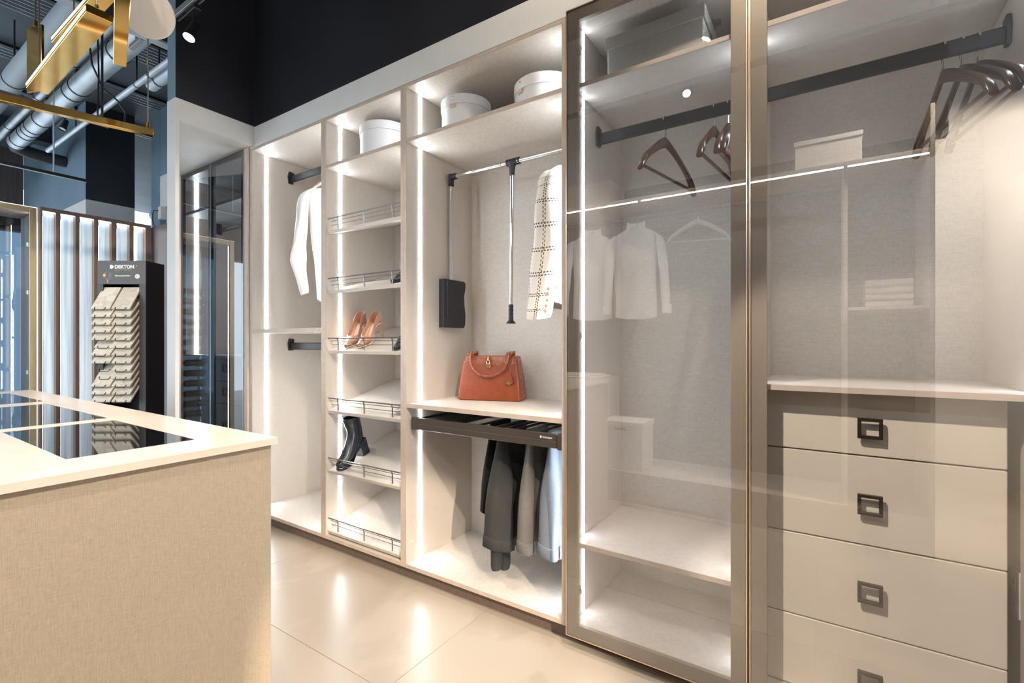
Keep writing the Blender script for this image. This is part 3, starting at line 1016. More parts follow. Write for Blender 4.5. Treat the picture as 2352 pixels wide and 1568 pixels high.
t.part('chrome_rail', MB().tube([(-1.645, 1.953, 2.0495), (-0.868, 1.953, 2.0495)], 0.0125, 16), CHROME, None)
t.part('rail_joint', MB().tube([(-1.352, 1.953, 2.0495), (-1.348, 1.953, 2.0495)], 0.0132, 16), GREYM, None)
j = MB()
j.tube([(-1.318, 1.953, 2.0495), (-1.258, 1.953, 2.0495)], 0.0168, 16)
j.tube([(-1.249, 1.953, 2.0495), (-1.244, 1.953, 2.0495)], 0.0175, 16)
j.tube([(-1.288, 1.951, 2.042), (-1.288, 1.951, 2.02), (-1.288, 1.951, 1.985)], [0.022, 0.015, 0.0125], 14)
t.part('tee_joint', j, BLACK, None)
t.part('pull_rod', MB().tube([(-1.288, 1.951, 1.985), (-1.294, 1.951, 1.352)], 0.0095, 14), CHROME, None)
g = MB()
g.lathe([(0.0105, 1.353), (0.0125, 1.345), (0.0105, 1.334), (0.0128, 1.325), (0.0106, 1.315), (0.0128, 1.306), (0.0108, 1.297), (0.0122, 1.288), (0.0125, 1.275), (0.024, 1.262), (0.024, 1.259), (0.004, 1.259)], 18, (-1.294, 1.951, 0))
t.part('grip', g, BLACK, None)

# ------------------------------------------------------------------ trouser rack and trousers
t = Thing('trouser_rack', 'dark bronze pull-out trouser rack under the shelf with the orange handbag', 'trouser rack', (-1.28, 1.9, 0.745))
fr = t.box('front_bar', RACKM, -1.652, -0.892, 1.668, 1.690, 0.747, 0.803, bev=0.002)
t.box('trim_line', GREYM, -1.652, -0.892, 1.6668, 1.6679, 0.7735, 0.7748, bev=0.0, of=fr)
t.box('end_cap', RACKM, -1.690, -1.6525, 1.664, 1.700, 0.742, 0.806, bev=0.006)
t.box('end_cap', RACKM, -0.8915, -0.8605, 1.664, 1.700, 0.742, 0.806, bev=0.006)
for x in (-1.676, -0.872):
    t.box('slide', RACKM, x - 0.011, x + 0.011, 1.7005, 2.13, 0.750, 0.800, bev=0.002)
t.box('rear_bar', RACKM, -1.664, -0.884, 2.108, 2.130, 0.752, 0.798, bev=0.002)
t.box('liner_tray', BLACK, -1.664, -1.475, 1.692, 2.107, 0.772, 0.790, bev=0.002)
RODX = [-1.335, -1.235, -1.18, -1.13, -1.078, -1.02, -0.968]
for x in RODX:
    t.part('rod', MB().tube([(x, 1.690, 0.7855), (x, 2.108, 0.7855)], 0.0052, 10), BLACK, None)
    t.part('rod_trim', MB().box(x - 0.0018, x + 0.0018, 1.692, 2.106, 0.7905, 0.7925), GREYM, t.o.children[-1], 0)
lm = text_mesh('Unihopper', 0.0105, 0.0003, 0.0002)
lo = bpy.data.objects.new('lettering', lm)
C.objects.link(lo)
lm.materials.append(INK)
lo.parent = fr
lo.rotation_euler = (R(90), 0, 0)
lo.location = Vector((-0.955, 1.6676, 0.784)) - Vector(t.org)
bp_ = fr
mk = MB().prism([(-0.966, 0.784), (-0.962, 0.782), (-0.958, 0.784), (-0.958, 0.792), (-0.966, 0.792)], 'y', 1.6672, 1.6677)
t.part('emblem', mk, INK, fr, 0)


def trousers(name, label, x, y0, y1, zt, zb, fab, thick, seed, legs=0.0, flare=0.06, buttons=True, band=True):
    """folded over the rod at x; local geometry in world coordinates, hanging waist down"""
    rnd = random.Random(seed)
    t = Thing(name, label, 'trousers', (x, (y0 + y1) / 2, zb), group='trousers on the pull-out rack')
    rings = []
    NZ, NR = 22, 36
    ph = [rnd.uniform(0, 6.28) for _ in range(4)]
    for i in range(NZ + 1):
        f = i / NZ
        z = zt + (zb - zt) * f
        ya = y0 + (0.035 * (1 - f) - flare * smooth(0.0, 0.75, f) * 0.6)
        yb = y1 - 0.03 * (1 - f) + flare * smooth(0.0, 0.8, f) * 0.4
        th = thick * (0.34 + 0.66 * smooth(0.0, 0.55, f))
        if f > 0.9:
            th *= 1.0
        ring = []
        for k in range(NR):
            a = 2 * math.pi * k / NR
            ca, sa = math.cos(a), math.sin(a)
            yy = (ya + yb) / 2 - (yb - ya) / 2 * (abs(ca) ** 0.8) * (1 if ca >= 0 else -1)
            w = 0.26 * math.sin(3 * a * 2 + ph[0] + f * 1.2) * smooth(0.1, 0.6, f) + 0.10 * math.sin(11 * a + ph[1]) * smooth(0.2, 0.8, f)
            cr = -0.45 * math.exp(-((ca - 0.35) / 0.12) ** 2) * (1 - smooth(0.55, 0.9, f))
            xx = x + th * (abs(sa) ** 0.7) * (1 if sa >= 0 else -1) * (1 + w + cr)
            zz = z + (0.022 * ca * f) + (-0.010 * math.sin(2 * a) * f)
            ring.append((xx, yy, zz))
        rings.append(ring)
    top = [[(x + (p[0] - x) * s, p[1] * 1.0, zt + dz) for p in rings[0]] for s, dz in ((0.15, 0.010), (0.75, 0.006))]
    t.part('trouser_legs', MB().ring_loft(top + rings), fab, None, 75)
    body = t.o.children[-1]
    if band:
        wbm = MB()
        last = rings[-1]
        up = rings[-3]
        cx, cy = x, (y0 + y1) / 2

        def off(r, s, dz):
            return [(cx + (p[0] - cx) * s, cy + (p[1] - cy) * (1 + (s - 1) * 0.3), p[2] + dz) for p in r]
        wbm.ring_loft([off(up, 1.02, 0.0), off(up, 1.06, -0.004), off(last, 1.06, 0.0), off(last, 1.0, -0.003)])
        t.part('waistband', wbm, fab, body, 75)
        for k in (6, 11, 15, 30):
            p = Vector(last[k]); q = Vector(up[k])
            d = 1 if p.x > x else -1
            t.part('belt_loop', MB().tube([q + Vector((d * 0.0075, 0, 0.006)), (p + q) / 2 + Vector((d * 0.0095, 0, 0)), p + Vector((d * 0.0075, 0, 0.002))], 0.0045, 6), fab, body)
    if buttons:
        p = Vector(rings[-5][9])
        t.part('button', MB().lathe([(0.008, 0), (0.008, 0.003), (0.004, 0.0042)], 14, (p.x + 0.002, p.y, p.z), 'x'), mat('horn_button', (0.25, 0.22, 0.2), 0.3), body)
    return t, body


tt, b_ = trousers('trousers', 'charcoal wool trousers hanging upside down from the rack with a button', -1.235, 1.735, 2.015, 0.781, 0.245, CHARC, 0.068, 3, flare=0.085)
lg = MB()
for yy, zz, hh in ((1.752, 0.150, 0.032), (1.822, 0.125, 0.030)):
    lg.ring_loft([[(-1.240 + 0.022 * math.cos(2 * math.pi * k / 14), yy + hh * math.sin(2 * math.pi * k / 14), z) for k in range(14)] for z in (0.45, 0.30, zz + 0.02)]
                 + [[(-1.240 + 0.018 * math.cos(2 * math.pi * k / 14), yy + hh * 0.85 * math.sin(2 * math.pi * k / 14), zz) for k in range(14)]])
tt.part('trouser_end', lg, CHARC, b_, 70)
trousers('trousers', 'black trousers hanging behind the charcoal pair on the rack', -1.335, 1.80, 2.04, 0.781, 0.36, mat('black_wool', (0.012, 0.012, 0.014), 0.9), 0.022, 8, buttons=False, band=False)
trousers('trousers', 'narrow taupe grey trousers hanging between the charcoal and blue grey pairs', -1.078, 1.722, 1.96, 0.781, 0.262, GREYW2, 0.036, 11, flare=0.05, buttons=False)
trousers('trousers', 'pale blue grey trousers hanging upside down beside the wardrobe side panel', -0.968, 1.722, 1.985, 0.781, 0.262, GREYW, 0.052, 5, flare=0.03)

# ------------------------------------------------------------------ shoes
def make_pump(label, loc, rz, tilt, up=NUDE, L=0.225, heel=0.085, name='court_shoe', group=None, inner=INSOLE, toecap=None):
    """local: toe towards -y, ground at z = 0, heel at +y"""
    t = Thing(name, label, 'shoe', loc, (R(tilt), 0, R(rz)), group, local=True)

    def prof(u):
        # u 0 toe .. 1 heel : (y, bottom z, half width, height, opening half angle)
        y = -L * 0.52 + L * u
        lift = smooth(0.30, 0.80, u)
        zb = 0.006 + heel * lift
        w = 0.036 * (math.sin(min(1, (u + 0.02) * 1.9) * math.pi / 2) ** 0.7) * (1 - 0.30 * smooth(0.38, 0.68, u) + 0.06 * smooth(0.7, 0.95, u))
        if u > 0.9:
            w *= math.sqrt(max(0.02, 1 - ((u - 0.9) / 0.1) ** 2 * 0.92))
        h = 0.016 + 0.032 * smooth(0.0, 0.34, u) - 0.004 * smooth(0.4, 0.6, u) + 0.030 * smooth(0.62, 1.0, u)
        op = R(72) * smooth(0.30, 0.40, u)
        return y, zb, max(w, 0.004), h, op
    N = 26
    NA, NI = 15, 11
    rings = []
    ins = []
    for i in range(N + 1):
        u = i / N
        y, zb, w, h, op = prof(u)
        ring = []
        for k in range(NA):
            a = op + (2 * math.pi - 2 * op) * k / (NA - 1)
            z = zb + h * (1 + math.cos(a)) / 2 * (1.0 if op < 0.1 else 1 / (0.5 * (1 + math.cos(op))) * 0.92)
            z = max(z, zb)
            ring.append((w * math.sin(a) if op < 0.1 else w * math.sin(a) / max(0.5, math.sin(max(a if a < math.pi else 2 * math.pi - a, 0.5))) * min(1, math.sin(max(0.35, math.pi - abs(math.pi - a))) + 0.25), y, z))
        th = 0.0022
        for k in range(NI):
            a = 2 * math.pi - op - (2 * math.pi - 2 * op) * k / (NI - 1)
            q = ring[min(NA - 1, int(round((a - op) / (2 * math.pi - 2 * op + 1e-9) * (NA - 1))))]
            s_ = max(0.0, 1 - th / w)
            ring.append((q[0] * s_, q[1], zb + th + (q[2] - zb) * (1 - th / max(h, 0.005)) if q[2] < zb + h * 0.6 else q[2]))
        rings.append(ring)
        if 0.36 < u < 0.97:
            ins.append([(-w * 0.80, y, zb + 0.005), (w * 0.80, y, zb + 0.005), (w * 0.80, y, zb + 0.0035), (-w * 0.80, y, zb + 0.0035)])
    t.part('upper', MB().ring_loft(rings), up, None, 60)
    upo = t.o.children[-1]
    t.part('insole', MB().ring_loft(ins), inner, upo, 50)
    yh = -L * 0.52 + L * 0.93
    if heel > 0.02:
        t.part('heel', MB().ring_loft([[(r * math.cos(2 * math.pi * k / 12), yy + r * 1.1 * math.sin(2 * math.pi * k / 12), z) for k in range(12)]
                                       for r, z, yy in ((0.0052, 0.0, yh + 0.012), (0.0056, 0.03, yh + 0.010), (0.010, heel - 0.022, yh + 0.004), (0.018, heel + 0.006, yh - 0.006))]), up, None, 50)
    srows = []
    for i in range(N + 1):
        u = i / N
        y, zb, w, h, op = prof(u)
        srows.append([(-w * 0.86, y, zb + 0.001), (w * 0.86, y, zb + 0.001), (w * 0.86, y, zb - 0.0035), (-w * 0.86, y, zb - 0.0035)])
    t.part('sole', MB().ring_loft(srows), toecap or BLKLEA if up is BLKLEA else INSOLE, None, 30)
    return t


def shelf_pt(zf, y):
    return zf + (y - 1.660) * math.tan(TILT) / 1.0 * math.cos(TILT) / math.cos(TILT)


TD = math.degrees(TILT)
GS = 'tan high-heeled pumps on the shoe shelf'
zf = 1.122
make_pump('tan high heel pump nearest the light strip on the shoe shelf', (-2.248, 1.795, shelf_pt(zf, 1.795) + 0.004), 18, TD, group=GS)
make_pump('tan high heel pump at right of its pair, with a dark shoe beyond', (-2.125, 1.795, shelf_pt(zf, 1.795) + 0.004), 10, TD, group=GS)
make_pump('black flat shoe behind the wire rail beside the tan pumps', (-1.800, 1.770, shelf_pt(zf, 1.770) + 0.004), 4, TD, BLKLEA, heel=0.012, name='flat_shoe', inner=BLKLEA)
make_pump('black low shoe alone on the shelf above the tan pumps', (-1.795, 1.790, shelf_pt(1.456, 1.790) + 0.004), -35, TD, BLKLEA, heel=0.012, name='flat_shoe', inner=BLKLEA)
pt = make_pump('nude pump with a silver glitter heel tip, half hidden by the panel', (-1.785, 1.800, shelf_pt(0.788, 1.8) + 0.004), -12, TD, mat('blush_leather', (0.80, 0.52, 0.36), 0.35), heel=0.085)
pt.part('glitter_toe', MB().ring_loft([[(0.0375 * s * math.cos(2 * math.pi * k / 14), y, 0.019 + 0.019 * s2 * math.sin(2 * math.pi * k / 14)) for k in range(14)]
                                       for s, s2, y in ((0.2, 0.5, -0.1195), (0.62, 0.72, -0.105), (0.92, 0.93, -0.088), (1.02, 1.12, -0.065))]), GLITTER, None, 60)

# ankle boot: foot and shaft swept along a bent axis
t = Thing('ankle_boot', 'black leather ankle boot with block heel on a tilted shoe shelf', 'boot', (-2.262, 1.790, shelf_pt(0.454, 1.790) + 0.004), (R(TD), 0, R(8)), local=True)
path = [(-0.128, 0.024, 0.010, 0.012), (-0.118, 0.026, 0.024, 0.017), (-0.09, 0.031, 0.033, 0.024), (-0.055, 0.045, 0.036, 0.032), (-0.02, 0.068, 0.034, 0.040), (0.012, 0.098, 0.032, 0.047),
        (0.036, 0.130, 0.032, 0.050), (0.046, 0.165, 0.033, 0.050), (0.044, 0.20, 0.035, 0.050), (0.040, 0.245, 0.040, 0.055)]
rings = []
for i, (y, z, w, h) in enumerate(path):
    a = path[max(0, i - 1)]
    b = path[min(len(path) - 1, i + 1)]
    tx = Vector((0, b[0] - a[0], b[1] - a[1])).normalized()
    nrm = Vector((0, -tx.z, tx.y))
    if i == len(path) - 1:
        nrm = Vector((0, -1, 0.12)).normalized()
    rings.append([Vector((w * math.cos(2 * math.pi * k / 20), y, z)) + nrm * (h * math.sin(2 * math.pi * k / 20)) for k in range(20)])
# heel counter: pull the back of the foot out and down
for i in (4, 5, 6):
    for k in range(20):
        s = -math.sin(2 * math.pi * k / 20)
        if s > 0:
            rings[i][k] += Vector((0, (0.010, 0.020, 0.012)[i - 4] * s, -(0.006, 0.010, 0.004)[i - 4] * s))
for i in range(0, 4):
    for k in range(20):
        rings[i][k].z = max(rings[i][k].z, 0.005)
inner = [[p + (Vector((0, rings[-1][0].y, p.z)) - p) * 0.0 + (Vector((0, 0.040, p.z)) - p) * 0.09 + Vector((0, 0, -0.0)) for p in rings[-1]],
         [p + (Vector((0, 0.044, p.z)) - p) * 0.10 for p in [Vector((q.x, q.y, q.z - 0.05)) for q in rings[-1]]]]
t.part('upper', MB().ring_loft(rings + inner), BLKLEA, None, 65)
up_ = t.o.children[-1]
t.part('zip', MB().tube([(0.0405, 0.048, 0.24), (0.0355, 0.050, 0.17), (0.0345, 0.040, 0.115)], 0.0016, 6), BLACK, up_)
heel = [[(-0.030, 0.028, 0.083), (0.030, 0.028, 0.083), (0.030, 0.088, 0.098), (-0.030, 0.088, 0.098)], [(-0.028, 0.040, 0.04), (0.028, 0.040, 0.04), (0.028, 0.094, 0.04), (-0.028, 0.094, 0.04)],
        [(-0.029, 0.042, 0.0), (0.029, 0.042, 0.0), (0.029, 0.097, 0.0), (-0.029, 0.097, 0.0)]]
t.part('heel', MB().ring_loft(heel), BLKLEA, None, 30)
srows = []
for y, z, w in ((-0.132, 0.008, 0.008), (-0.12, 0.002, 0.026), (-0.09, 0.0, 0.035), (-0.055, 0.003, 0.038), (-0.02, 0.030, 0.034), (0.02, 0.074, 0.031), (0.03, 0.085, 0.030)):
    srows.append([(-w, y, z + 0.006), (w, y, z + 0.006), (w, y, z), (-w, y, z)])
t.part('sole', MB().ring_loft(srows), BLACK, None, 30)

# ------------------------------------------------------------------ handbag
bag = Thing('handbag', 'orange-brown leather handbag with gold padlock and leather tag on the shelf', 'handbag', (-1.590, 1.897, 0.8712), (0, 0, R(17.8)), local=True)


def bag_ring(z, xi, d0, d1, n=5, W=0.336):
    x0, x1 = xi, W - xi
    r = 0.012
    pts = []
    for cx, cy, a0 in ((x0 + r, d0 + r, 180), (x1 - r, d0 + r, 270), (x1 - r, d1 - r, 0), (x0 + r, d1 - r, 90)):
        for k in range(n):
            a = R(a0 + 90 * k / (n - 1))
            pts.append((cx + r * math.cos(a), cy + r * math.sin(a), z))
    return pts


rows = [(0.000, 0.010, 0.008, 0.122), (0.004, 0.002, 0.001, 0.129), (0.012, 0.0, 0.0, 0.130), (0.06, 0.0035, 0.002, 0.128), (0.12, 0.011, 0.011, 0.119), (0.180, 0.020, 0.022, 0.108), (0.2015, 0.0235, 0.027, 0.103)]
bag.part('body', MB().ring_loft([bag_ring(*r) for r in rows]), COGNAC, None, 50)
bb = bag.o.children[-1]
bag.part('top_band', MB().ring_loft([bag_ring(*r) for r in ((0.178, 0.0190, 0.0205, 0.1095), (0.181, 0.0190, 0.0205, 0.1095), (0.224, 0.0265, 0.032, 0.098), (0.227, 0.029, 0.035, 0.095))]), CROC, None, 50, label='glossy crocodile leather band')
for sx in (0, 1):
    x = lambda v: (0.336 - v) if sx else v
    g = MB()
    o_ = -0.0025
    g.ring_loft([[(x(0.0 + o_), 0.012, 0.006), (x(0.006), 0.012, 0.006), (x(0.006), 0.118, 0.006), (x(0.0 + o_), 0.118, 0.006)],
                 [(x(0.0108 + o_), 0.020, 0.12), (x(0.018), 0.020, 0.12), (x(0.018), 0.110, 0.12), (x(0.0108 + o_), 0.110, 0.12)],
                 [(x(0.0265 + o_), 0.036, 0.222), (x(0.034), 0.036, 0.222), (x(0.034), 0.094, 0.222), (x(0.0265 + o_), 0.094, 0.222)]])
    bag.part('side_gusset', g, CROCDK, None, 40)
for yy, dy, sgn in ((0.026, -0.030, 1), (0.104, 0.024, -1)):
    pts = []
    for k in range(17):
        a = math.pi * k / 16
        pts.append((0.168 - 0.102 * math.cos(a), yy - 0.006 * sgn + dy * math.sin(a) ** 0.6, 0.233 - 0.108 * math.sin(a) ** 0.8 if sgn > 0 else 0.233 - 0.07 * math.sin(a) ** 0.8))
    bag.part('handle', MB().tube(pts, 0.0062, 10), CROCDK, None)
    h_ = bag.o.children[-1]
    for x in (0.066, 0.270):
        b = MB()
        b.tube([(x - 0.012, yy + 0.004 * sgn, 0.236), (x + 0.010, yy + 0.004 * sgn, 0.244)], [0.010, 0.0085], 10)
        b.box(x - 0.010, x + 0.010, yy - 0.003, yy + 0.008, 0.222, 0.238, bev=0.002)
        bag.part('handle_loop', b, CROCDK, h_)
        bag.part('gold_ring', MB().lathe([(0.0085, -0.0018), (0.0105, 0), (0.0085, 0.0018), (0.0065, 0)], 14, (x + 0.012, yy + 0.004 * sgn, 0.243), 'x'), GOLD, h_)
        bag.part('gold_stud', MB().lathe([(0.0045, -0.003), (0.0045, 0.001), (0.002, 0.002)], 10, (x - 0.016, yy + 0.003 * sgn, 0.236), 'x'), GOLD, h_)
fp = MB().prism([(0.150, 0.228), (0.178, 0.228), (0.178, 0.196), (0.172, 0.176), (0.156, 0.176), (0.150, 0.196)], 'y', 0.0, 0.003, M=Matrix.Translation((0, 0.0265, 0)) @ Matrix.Rotation(R(-14), 4, 'X') @ Matrix.Translation((0, -0.006, -0.0)))
fp2 = MB()
fp2.box(0.152, 0.176, 0.0145, 0.0185, 0.176, 0.226, bev=0.002)
bag.part('closure_flap', fp2, CROCDK, None)
cf = bag.o.children[-1]
pl = MB()
pl.box(0.152, 0.177, 0.007, 0.0145, 0.166, 0.190, bev=0.003)
bag.part('padlock', pl, GOLD, None)
pk_ = bag.o.children[-1]
bag.part('shackle', MB().tube([(0.157, 0.0105, 0.189), (0.157, 0.0105, 0.200), (0.1605, 0.0105, 0.2055), (0.1645, 0.0105, 0.207), (0.1685, 0.0105, 0.2055), (0.172, 0.0105, 0.200), (0.172, 0.0105, 0.189)], 0.002, 8), GOLD, pk_)
bag.part('hasp', MB().tube([(0.1645, 0.0125, 0.222), (0.1645, 0.0105, 0.205)], 0.0038, 8), GOLD, pk_)
bag.part('tag_cord', MB().tube([(0.272, 0.024, 0.243), (0.276, 0.016, 0.225), (0.278, 0.010, 0.19), (0.279, 0.005, 0.150), (0.279, 0.003, 0.138)], 0.0016, 6), CROC, None)
tg = MB().prism([(0.269, 0.140), (0.289, 0.140), (0.298, 0.094), (0.279, 0.080), (0.259, 0.094)], 'y', -0.004, 0.0005)
bag.part('leather_tag', tg, CROC, None)
tg_ = bag.o.children[-1]
bag.part('gold_plate', MB().prism([(0.279, 0.102), (0.297, 0.0935), (0.279, 0.0805), (0.260, 0.0935)], 'y', -0.0055, -0.0042), GOLD, tg_)
fp.bm.free()

# ------------------------------------------------------------------ sample stand (local frame turned with the stand: x right, y away)
ST = Thing('sample_stand', 'dark display stand of stone samples with a white lettered header', 'display stand',
           (-3.27 * math.cos(R(YAW)) - 4.0 * math.sin(R(YAW)), -3.27 * math.sin(R(YAW)) + 4.0 * math.cos(R(YAW)), 0.0), (0, 0, R(YAW)), local=True)
HW, DP, HT = 0.202, 0.215, 1.853
ST.part('header', MB().box(-HW, HW, 0.0, 0.006, 1.655, HT, bev=0.001), STANDH, None)
hd = ST.o.children[-1]
b = MB()
b.box(-HW, -0.155, 0.0, 0.006, 0.0, 1.6545)
b.box(0.148, HW, 0.0, 0.006, 0.0, 1.6545)
b.box(-0.155, 0.148, 0.0, 0.006, 0.0, 0.50)
ST.part('front_frame', b, STANDB, None, 0)
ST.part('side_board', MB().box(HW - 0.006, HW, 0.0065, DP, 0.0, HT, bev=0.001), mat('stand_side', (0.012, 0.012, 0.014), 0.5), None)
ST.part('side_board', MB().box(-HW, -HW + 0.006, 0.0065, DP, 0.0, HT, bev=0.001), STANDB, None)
ST.part('back_board', MB().box(-HW + 0.0065, HW - 0.0065, DP - 0.006, DP, 0.0, HT - 0.002, bev=0.0), BLACK, None, 0)
ST.part('top_board', MB().box(-HW + 0.0065, HW - 0.0065, 0.0065, DP - 0.0065, HT - 0.006, HT, bev=0.0), BLACK, None, 0)

ST.part('base', MB().box(-0.245, -HW - 0.0005, 0.0, DP, 0.0, 0.812, bev=0.002), STANDB, None)
ST.part('switch', MB().box(-0.236, -0.214, 0.02, 0.05, 0.8125, 0.850, bev=0.002), PLASTIC, None)


def letter(txt, size, x, z, m, parent, y, bold=0.0):
    me = text_mesh(txt, size, 0.0004, bold)
    me.materials.append(m)
    o = bpy.data.objects.new('lettering', me)
    C.objects.link(o)
    o.parent = parent
    o.rotation_euler = (R(90), 0, 0)
    o.location = (x, y, z)
    return o


letter('DEKTON', 0.040, -0.058, 1.788, INK, hd, -0.0006, 0.0016)
letter('\u00ae', 0.012, 0.120, 1.805, INK, hd, -0.0006, 0.0)
letter('Designed by COSENTINO', 0.0125, -0.056, 1.770, INK2, hd, -0.0006, 0.0002)
letter('Ultracompact Surface', 0.0150, -0.056, 1.722, INK, hd, -0.0006, 0.0005)
letter('25', 0.017, 0.122, 1.715, INK, hd, -0.0006, 0.0004)
em = MB()
em.prism([(-0.098, 1.786), (-0.076, 1.786), (-0.071, 1.793), (-0.065, 1.797), (-0.065, 1.806), (-0.071, 1.810), (-0.076, 1.817), (-0.098, 1.817)], 'y', -0.0008, -0.0001)
ST.part('emblem', em, INK, hd, 0)


def disc(x, z, r, y0, y1, rin=None):
    m = MB()
    if rin:
        m.lathe([(rin, y0), (r, y0), (r, y1), (rin, y1), (rin, y0)], 24, (x, 0, z), 'y')
    else:
        m.lathe([(0.0005, y0), (r, y0), (r, y1), (0.0005, y1)], 24, (x, 0, z), 'y')
    return m


ST.part('badge_ring', disc(0.132, 1.721, 0.020, -0.0009, -0.0001, 0.0145), INK, hd)
ST.part('badge_bubble', disc(-0.116, 1.728, 0.034, -0.0009, -0.0001, 0.0328), INK2, hd)
ST.part('badge_print', MB().box(-0.128, -0.092, -0.0009, -0.0001, 1.722, 1.742), INK2, hd, 0)
ST.part('badge_picture', disc(-0.143, 1.731, 0.0125, -0.0012, -0.0002), INKG, hd)
ST.part('badge_stem', MB().prism([(-0.124, 1.692), (-0.108, 1.692), (-0.113, 1.664), (-0.118, 1.664)], 'y', -0.0009, -0.0001), INK2, hd, 0)

samp_me = {}
whand = None
for r_ in range(13):
    zb = 1.438 - 0.0635 * r_
    for c_, x in ((0, -0.098), (1, 0.070)):
        if r_ == 8 and c_ == 0:
            pass
        th = R(-30)
        Lr = 0.225 if r_ == 0 else 0.21
        yoff, zoff = -0.088, zb
        if r_ == 5 and c_ == 0:
            yoff += 0.03
        if r_ in (8, 9) and c_ == 0:
            yoff += 0.045
        key = 'a' if r_ == 0 else 'b'
        M = Matrix.Rotation(R(50), 4, 'X')
        if key not in samp_me:
            o = MB().box(-0.0765, 0.0765, 0.0, Lr, 0.0, 0.012, bev=0.0012).build('stone_sample', SAMPLE, None, (0, 0, 0), 30)
            samp_me[key] = o.data
        else:
            o = bpy.data.objects.new('stone_sample', samp_me[key])
            C.objects.link(o)
        Wd = Matrix.Translation(ST.o.location) @ Matrix.Rotation(R(YAW), 4, 'Z') @ Matrix.Translation((x, yoff, zoff)) @ Matrix.Rotation(R(57 if r_ == 0 else 50), 4, 'X')
        o.matrix_world = Wd
        if r_ == 8 and c_ == 0:
            C.objects.unlink(o)
            bpy.data.objects.remove(o)
        else:
            tag(o, 'cream stone sample in the %s column of the dark stand, %s from the top' % (('left', 'right')[c_], ORD[r_]), 'sample', 'stone samples on the display stand')
        hx = MB() if whand is None else None
        if whand is None:
            hx.tube([(-0.044, 0.012, 0.0145), (-0.043, -0.001, 0.0145), (-0.034, -0.012, 0.010), (0.034, -0.012, 0.010), (0.043, -0.001, 0.0145), (0.044, 0.012, 0.0145)], 0.0026, 6)
            wh = ST.part('wire_handle', hx, BLACK, None)
            whand = wh.data
        else:
            wh = bpy.data.objects.new('wire_handle', whand)
            C.objects.link(wh)
            wh.parent = ST.o
        wh.matrix_local = Matrix.Translation((x, yoff, zoff)) @ Matrix.Rotation(R(57 if r_ == 0 else 50), 4, 'X')

# ------------------------------------------------------------------ far display wall: fins with lit panels, and the bottle cabinet
XF, XP = -5.88, -5.945
dw = Thing('slatted_display', 'tall display of brown fins with pale lit wood panels behind the sample stand', 'display', (-6.0, 1.66, 0.0))
FY = [(1.243, 1.256), (1.345, 1.378), (1.481, 1.513), (1.618, 1.651), (1.752, 1.794), (1.897, 1.933), (2.033, 2.083)]
for k, (a, b) in enumerate(FY):
    dw.box('fin', FINW, XP - 0.01, XF, a, b, 0.0, 2.352, bev=0.001)
dw.box('top_rail', FINW, XP - 0.01, XF, 1.243, 2.083, 2.3525, 2.386, bev=0.001)
dw.box('plinth', FINW, XP + 0.012, XF - 0.01, 1.2565, 2.03, 0.0, 0.06, bev=0)
for k in range(6):
    a, b = FY[k][1] + 0.001, FY[k + 1][0] - 0.001
    dw.box('panel', PANELW, XP - 0.004, XP + 0.012, a, b, 0.061, 2.351, bev=0)
    dw.part('led_strip', MB().box(XF - 0.030, XF - 0.020, a + 0.003, b - 0.003, 2.345, 2.3515), LEDF, None, 0)
    dw.part('led_strip', MB().box(XF - 0.016, XF - 0.006, a - 0.0009, a + 0.0012, 0.07, 2.30), LEDF, None, 0)
dw.part('led_strip', MB().box(XP + 0.0122, XP + 0.016, 1.955, 1.964, 0.07, 2.34), LEDF, None, 0)

bp_ = sbox('wall_end', BROWNW, -6.1, -4.20, 2.10, 2.125, 0.0, 2.372)
cb = Thing('junction_box', 'small white junction box with a black cable on the far beam', 'junction box', (-6.30, 2.33, 2.58))
cb.box('housing', PLASTIC, -6.315, -6.245, 2.30, 2.3595, 2.56, 2.70, bev=0.004)
cb.part('cable', MB().tube([(-6.30, 2.298, 2.655), (-6.345, 2.27, 2.655), (-6.372, 2.27, 2.62), (-6.365, 2.27, 2.53), (-6.30, 2.27, 2.46), (-6.25, 2.27, 2.40)], 0.005, 8), BLACK, None)

wc = Thing('bottle_cabinet', 'glass-fronted bottle cabinet in a gold frame beside the brown fins', 'cabinet', (-6.2, 0.77, 0.0))
YA, YBt = 0.30, 1.240
f = MB()
f.box(-6.0, -5.965, YA, YA + 0.05, 0.04, 2.386, bev=0.002)
f.box(-6.0, -5.965, YBt - 0.05, YBt, 0.04, 2.386, bev=0.002)
f.box(-6.0, -5.965, YA + 0.05, YBt - 0.05, 2.336, 2.386, bev=0.002)
f.box(-6.0, -5.965, YA + 0.05, YBt - 0.05, 0.04, 0.09, bev=0.002)
fr = wc.part('door', f, GOLDF, None)
wc.part('glass_pane', MB().box(-5.993, -5.987, YA + 0.0505, YBt - 0.0505, 0.0905, 2.3355), CLEAR, fr, 0)
e = MB()
e.box(-5.9645, -5.962, YBt - 0.004, YBt, 0.04, 2.386)
e.box(-5.9645, -5.962, YA, YBt - 0.0045, 2.382, 2.386)
wc.part('lit_edge', e, LEDW, fr, 0)
wc.box('top_panel', FINW, -6.42, -6.003, YA, YBt, 2.345, 2.386)
wc.box('bottom_panel', FINW, -6.42, -6.003, YA, YBt, 0.04, 0.09)
wc.box('side_panel', NICHE_IN, -6.42, -6.003, YBt - 0.02, YBt, 0.0905, 2.3445)
wc.box('side_panel', NICHE_IN, -6.42, -6.003, YA, YA + 0.02, 0.0905, 2.3445)
wc.part('back_glass', MB().box(-6.42, -6.414, YA + 0.021, YBt - 0.021, 0.0905, 2.3445), glass('tinted_back_glass', (0.27, 0.32, 0.37), 1.5), None, 0)
wc.part('led_strip', MB().box(-6.07, -6.055, YBt - 0.0225, YBt - 0.0205, 0.10, 2.335), LED, None, 0)
